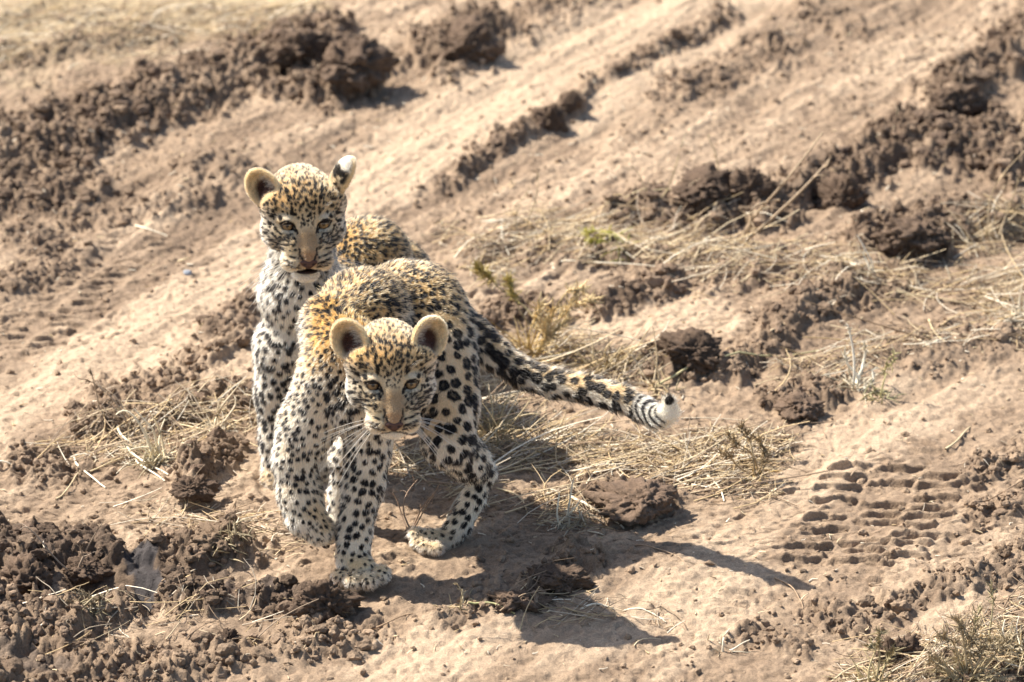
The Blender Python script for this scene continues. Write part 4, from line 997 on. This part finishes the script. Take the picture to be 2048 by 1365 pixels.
for a in [(238, 857, 279, 899, .0022, PS, 'short bright stalk, upper left of the pale straw tuft'), (258, 893, 332, 952, .0022, PS, 'longest bright stalk slanting down beside the pale straw tuft'),
          (279, 920, 323, 963, .0018, PS, 'bright stalk lowest beside the pale straw tuft'), (158, 920, 202, 980, .0018, PS, 'lone bright stalk crossing a long thin one at far left'),
          (102, 1001, 174, 937, .0014, GS, 'thin stalk rising from bare earth at far left'), (174, 937, 272, 918, .0014, GS, 'thin stalk lying level toward the pale tuft'),
          (338, 850, 520, 903, .0014, GS, 'long thin stalk ending at the rear cub forepaw'), (-5, 922, 18, 940, .0018, PS, 'short pale stalk cut by the left edge'),
          (1153, 991, 1236, 1063, .0024, PS, 'thick bright stalk slanting before the broad cracked clod'), (1104, 910, 1272, 937, .0018, GS, 'long stalk on the straw behind the broad cracked clod'),
          (1407, 937, 1437, 1008, .0018, PS, 'short bright bent stalk right of the broad clod'), (1307, 988, 1440, 963, .0015, GS, 'level stalk right of the broad cracked clod'),
          (1277, 1091, 1370, 1137, .0012, BS, 'thin brown twig at the shadow of the tail'), (1160, 1218, 1228, 1227, .0016, PS, 'pale stalk on bare earth below the cub shadow'),
          (1247, 1224, 1330, 1252, .0014, PS, 'pale stalk slanting on bare earth bottom centre'), (992, 978, 1055, 1025, .0013, GS, 'thin stalk right of the hind leg hock'),
          (1000, 952, 1150, 945, .0012, GS, 'level thin stalk touching the hock'), (934, 1212, 1032, 1227, .0016, (.40, .38, .17), 'greenish stalk at the near edge of the cub shadow'),
          (1542, 1156, 1614, 1216, .0013, BS, 'brown twig at the tip of the tail shadow'), (2050, 948, 1972, 1016, .0015, BS, 'brown twig cut by the right edge'),
          (1319, 778, 1640, 700, .0020, (.48, .42, .22), 'longest green brown stalk running right from the tail tip'), (1402, 748, 1465, 718, .0013, GS, 'stalk over the dark crumbly clod behind the tail tip'),
          (1100, 538, 1330, 534, .0014, PS, 'long pale level stalk behind the golden tuft'), (1770, 595, 1960, 608, .0014, GS, 'long level stalk in the right straw'),
          (1350, 940, 1600, 915, .0015, GS, 'long level stalk beside the brown dry weed'), (960, 900, 1110, 810, .0014, BS, 'dark stalk slanting up under the tail'),
          (950, 960, 1120, 850, .0014, GS, 'pale stalk slanting up from the hock'), (1040, 860, 1100, 960, .0015, GS, 'stalk slanting down across the straw pile'),
          (1852, 640, 1900, 690, .0014, GS, 'bent pale stalk on right bare earth, upper piece'), (1848, 700, 1900, 672, .0014, PS, 'bent pale stalk on right bare earth, lower piece'),
          (1378, 420, 1200, 440, .0016, GS, 'stalk leaning over the dark clods above the straw belt'), (640, 478, 770, 560, .0010, GS, 'thin stalk near the cubs on the lane'),
          (355, 522, 382, 518, .0016, GS, 'short stick by the small pebble'), (275, 450, 330, 475, .0014, PS, 'pale stalk far left behind the lane'),
          (300, 852, 368, 846, .0014, PS, 'short pale stalk above the tuft at left'), (740, 1245, 830, 1232, .0012, BS, 'thin brown twig below the planted forepaw'),
          (1880, 905, 1950, 858, .0020, GS, 'forked pale stick at right above the tyre print'), (1700, 470, 1740, 440, .0022, PS, 'short bright stalk under the right ridge')]:
    stalk(*a, h0=.006 if a[4] < .002 else .003)

# ------------------------------------------------------------------ dry plants
def curve_pts(a, b, sag, K, seed, side=0.0):
    rg = np.random.default_rng(seed); t = np.linspace(0, 1, K)[:, None]; a = np.asarray(a); b = np.asarray(b); L_ = np.linalg.norm(b - a)
    w_ = rg.normal(0, 1, 3) * L_ * 0.10
    return a * (1 - t) + b * t + w_ * np.sin(t * math.pi) + rg.normal(0, 1, 3) * L_ * .03 * np.sin(t * 2 * math.pi) + np.array([0, 0, sag * L_]) * np.sin(t * math.pi)
def plant(name, label, cat, base, stems, r, col, head=None, blades=0, blade_len=.05, blade_col=PS, twigs=0, seed=0, group=None, headcol=None):
    """base (u,v); stems [(u, v, dy)] tops; each stem is a part, seed heads and blades their own parts"""
    r = r * 1.35
    rg = np.random.default_rng(900 + seed); a = on_ground(*base) - np.array([0, 0, .004]); e = empty(name, a); tag(e, label, cat, group or 'dry weeds and grass tufts')
    for k, (u, v, dy) in enumerate(stems):
        b = P(u, v, a[1] + dy); b[2] = max(b[2], gz(b[0], b[1]) + .004); s0 = a + np.array([rg.normal(0, .004), rg.normal(0, .006), 0])
        p = curve_pts(s0, b, .06, 9, seed * 31 + k); t = np.linspace(0, 1, 9)
        V_, F_ = tubes(p[None], (r * (1 - .6 * t))[None], 5)
        st = mesh_obj('stem', V_, F_, m_straw, parent=e, cols=np.asarray(col)[None] * (1 + .25 * noise3(V_ * 80, k))[:, None], origin=s0)
        if twigs:
            ps = []
            for _ in range(twigs):
                f = rg.uniform(.25, .95); i = f * 8; i0 = int(i); q = p[i0] * (1 - i + i0) + p[min(i0 + 1, 8)] * (i - i0)
                d = norm(norm(b - s0) * .7 + rg.normal(0, .6, 3)); l = rg.uniform(.25, .6) * .05
                ps.append(curve_pts(q, q + d * l, .05, 5, int(rg.integers(1e6))))
            for q_ in ps:
                V_, F_ = tubes(q_[None], (r * .5 * np.linspace(1, .4, 5))[None], 3)
                mesh_obj('twig', V_, F_, m_straw, parent=e, cols=np.tile(np.asarray(col)[None], (len(V_), 1)), origin=q_[0])
        if head:
            n, hl, sp_ = head; ax = norm(p[-1] - p[-3]); ps = []
            for _ in range(n):
                q = p[-1] - ax * rg.uniform(0, hl); d = norm(ax * rg.uniform(.2, 1.2) + rg.normal(0, sp_, 3)); l = rg.uniform(.3, 1) * hl * .6
                ps.append(curve_pts(q, q + d * l, -.1, 4, int(rg.integers(1e6))))
            V_, F_ = tubes(ps, np.tile(np.array([.0007, .0010, .0009, .0003]), (len(ps), 1)), 3)
            hc = np.asarray(headcol if headcol is not None else col)
            tag(mesh_obj('seed_head', V_, F_, m_leafy, parent=e, cols=np.repeat(hc[None] * rg.uniform(.6, 1.3, (n, 1)), 12, 0), origin=p[-1]), kind='stuff')
    if blades:
        q0 = a + np.stack([rg.normal(0, .012, blades), rg.normal(0, .016, blades), np.zeros(blades)], -1); q0[:, 2] = gz(q0[:, 0], q0[:, 1]) - .001
        d = norm(np.stack([rg.normal(0, .8, blades), rg.normal(0, .8, blades), rg.uniform(.15, 1.2, blades)], -1)); l = blade_len * rg.uniform(.4, 1.1, blades)
        t = np.linspace(0, 1, 6)[None, :, None]
        ps = q0[:, None] + d[:, None] * l[:, None, None] * t - np.array([0, 0, 1]) * (l * rg.uniform(.1, .6, blades))[:, None, None] * t ** 2
        ps[..., 2] = np.maximum(ps[..., 2], gz(ps[..., 0], ps[..., 1]) + .0008)
        V_, F_ = tubes(ps, np.tile(np.array([.0009, .0013, .0013, .0010, .0007, .0003]), (blades, 1)), 3)
        c = np.repeat(np.asarray(blade_col)[None] * rg.uniform(.5, 1.15, (blades, 1)), 18, 0)
        tag(mesh_obj('blades', V_, F_, m_leafy, parent=e, cols=c, origin=a), kind='stuff')
    return e
YG = (.50, .46, .14); GLD = (.62, .44, .18)
plant('grass_tuft', 'feathery golden grass tuft standing just behind the tail base', 'grass tuft', (1062, 725), [(1080, 605, .01), (1108, 618, .03), (1150, 592, .02), (1168, 575, .04), (1190, 600, .05), (1130, 640, 0), (1095, 640, -.01)], .0011, GLD, (70, .045, .42), 140, .095, GLD, seed=1, headcol=(.74, .58, .32))
plant('dry_weed', 'weed with a yellow brown seed head leaning left over the cub back', 'weed', (1085, 665), [(1018, 560, .03), (958, 535, .04)], .0012, (.30, .24, .12), (110, .036, .55), seed=2, headcol=(.50, .40, .13))
plant('green_sprig', 'yellow green leafy sprig on the straw belt at upper centre', 'sprig', (1245, 512), [(1165, 465, .02), (1180, 480, 0), (1200, 470, .03)], .0010, YG, (50, .03, .5), 20, .04, YG, seed=3, headcol=(.60, .55, .12))
plant('dry_weed', 'single thin upright stem with a small tip, left of the green sprig', 'weed', (1062, 478), [(1076, 345, .01), (1058, 380, .0)], .0011, (.42, .32, .19), (8, .012, .5), seed=4)
plant('dry_weed', 'thin dark tipped stem curving up behind the dark clods', 'weed', (1322, 410), [(1371, 268, .02), (1262, 330, .02)], .0011, (.40, .31, .17), None, twigs=2, seed=5)
plant('dry_weed', 'short stem standing right of the curved dark tipped stem', 'weed', (1432, 345), [(1416, 270, .01)], .0011, (.45, .36, .20), (6, .01, .5), seed=6)
plant('dry_weed', 'two long bare stems leaning right over the right ridge', 'weed', (1476, 492), [(1646, 265, .04), (1662, 316, .02), (1560, 400, .0)], .0024, (.42, .30, .18), None, twigs=4, seed=7)
plant('dry_weed', 'bare forked stems at the right edge beside the rounded clod', 'weed', (1985, 490), [(2040, 350, .02), (2052, 300, .03), (1990, 420, 0)], .0014, (.40, .30, .18), None, twigs=4, seed=8)
plant('dry_weed', 'bleached white twisted stalks in the right straw', 'weed', (1708, 775), [(1695, 650, .0), (1728, 690, .01), (1690, 700, .0), (1745, 740, -.01)], .0022, (.78, .72, .58), (14, .02, .6), 30, .06, PS, seed=9)
plant('green_sprig', 'small fresh green sprig beside the bleached stalks', 'sprig', (1758, 790), [(1788, 708, .0), (1775, 730, .01)], .0009, (.52, .46, .22), (22, .02, .5), 26, .04, (.56, .50, .27), seed=10)
plant('dry_weed', 'pale forked stalks above the middle of the right straw', 'weed', (1735, 556), [(1714, 470, .0), (1728, 500, .01)], .0016, (.76, .68, .52), None, 10, .04, PS, seed=11)
plant('dry_weed', 'brown bushy dry weed at the right end of the straw pile', 'weed', (1512, 955), [(1455, 868, .0), (1480, 850, .02), (1508, 872, .0), (1440, 905, -.02), (1530, 900, 0)], .0014, (.36, .26, .14), (34, .03, .6), 16, .04, GLD, twigs=3, seed=12)
plant('dry_weed', 'pale upright stalk pair beside the crumbly clod behind the tail tip', 'weed', (1316, 775), [(1306, 655, .0), (1300, 700, .01), (1245, 700, .03)], .0013, (.62, .50, .32), None, 24, .05, GS, twigs=2, seed=13)
plant('dry_weed', 'broken twiggy stems rising left of the pale tuft', 'weed', (262, 862), [(180, 738, .0), (205, 775, .02), (172, 760, 0), (215, 800, -.01)], .0014, (.42, .32, .22), (10, .014, .5), twigs=3, seed=14)
plant('grass_tuft', 'pale straw tuft on bare earth left of the rear cub', 'grass tuft', (318, 925), [(232, 830, -.01), (268, 818, .01), (300, 826, .0), (330, 838, .02), (262, 900, -.03)], .0018, (.78, .68, .48), None, 70, .07, (.76, .66, .45), seed=15)
plant('dry_weed', 'forked pale twig with a bright tip just left of the rear cub legs', 'weed', (425, 868), [(484, 762, .0), (470, 800, .02), (440, 800, 0)], .0016, (.62, .50, .33), None, 22, .05, PS, seed=16)
plant('dry_weed', 'drooping grey weed in the foreground mud, bottom left', 'weed', (190, 1250), [(150, 1185, .0), (178, 1196, .01), (128, 1210, .0), (205, 1190, 0)], .0012, (.32, .25, .16), (26, .022, .5), 30, .035, (.42, .34, .20), seed=17)
plant('dry_weed', 'thin leaning dark twigs over the wet mud', 'weed', (150, 1150), [(205, 1045, .0), (40, 1060, .0), (160, 1090, 0)], .0012, (.30, .22, .15), None, twigs=3, seed=18)
plant('grass_tuft', 'short dead tuft on the cracked mud lump', 'grass tuft', (460, 1130), [(455, 1050, .0), (480, 1070, 0)], .0009, (.48, .38, .22), None, 50, .045, (.50, .40, .24), seed=19)
plant('dry_weed', 'blurred bushy weed nearest the camera at bottom right', 'weed', (1935, 1385), [(1880, 1270, -.02), (1910, 1240, .0), (1950, 1250, .01), (1985, 1290, 0), (2030, 1270, 0), (1860, 1320, -.02)], .0016, (.42, .33, .20), (46, .04, .6), 120, .09, (.58, .47, .28), twigs=4, seed=20)
plant('dry_weed', 'blurred yellowish weed left of the bottom right clod', 'weed', (1745, 1385), [(1735, 1290, -.02), (1760, 1260, .0), (1790, 1300, 0)], .0014, (.44, .36, .2), (40, .03, .6), 80, .07, (.60, .48, .26), seed=21)
plant('dry_weed', 'blurred upright stem with tufted top at lower right', 'weed', (1982, 1300), [(1982, 1172, .0), (1960, 1215, 0)], .0013, (.50, .42, .24), (30, .025, .45), 20, .05, GS, seed=22)
plant('grass_tuft', 'blurred straw tuft cut by the bottom right corner', 'grass tuft', (2040, 1340), [(2010, 1240, .0), (2050, 1230, .0)], .0016, PS, None, 110, .09, (.66, .55, .36), seed=23)
plant('dry_weed', 'bare brown rootlets arching between the front cub legs', 'weed', (822, 1062), [(880, 965, .02), (835, 960, .05), (868, 990, 0), (785, 985, .04)], .0011, (.30, .20, .13), None, twigs=3, seed=24)
plant('grass_tuft', 'pale bent tuft in front of the broad cracked clod', 'grass tuft', (1132, 1052), [(1150, 950, .02), (1118, 985, .0), (1160, 1000, 0)], .0014, PS, None, 34, .05, PS, seed=25)
plant('grass_tuft', 'little dead sprig below the planted forepaw shadow', 'grass tuft', (918, 1216), [(912, 1168, 0), (925, 1178, 0)], .0009, (.55, .45, .28), (10, .012, .5), 14, .03, GS, seed=26)
plant('grass_tuft', 'dense straw tuft between the tail and the hind leg', 'grass tuft', (985, 880), [(1060, 800, .0), (960, 760, .05), (1080, 830, 0), (1120, 840, .02)], .0014, GS, None, 110, .10, GS, seed=27)
plant('grass_tuft', 'matted dry tuft behind the middle of the tail', 'grass tuft', (1210, 745), [(1180, 650, .02), (1300, 655, .0), (1230, 680, .0), (1170, 690, 0)], .0013, GS, None, 90, .08, (.52, .40, .22), seed=28)
plant('grass_tuft', 'small pale tuft on far right bare earth', 'grass tuft', (2040, 640), [(2046, 560, 0), (2020, 590, 0)], .0012, PS, None, 50, .06, PS, seed=29)
plant('grass_tuft', 'curled pale blade on bare earth at lower right', 'grass tuft', (1452, 1298), [(1460, 1258, 0), (1500, 1280, 0)], .0014, PS, None, 5, .03, PS, seed=30)
print('done', round(time.time() - T0, 1))
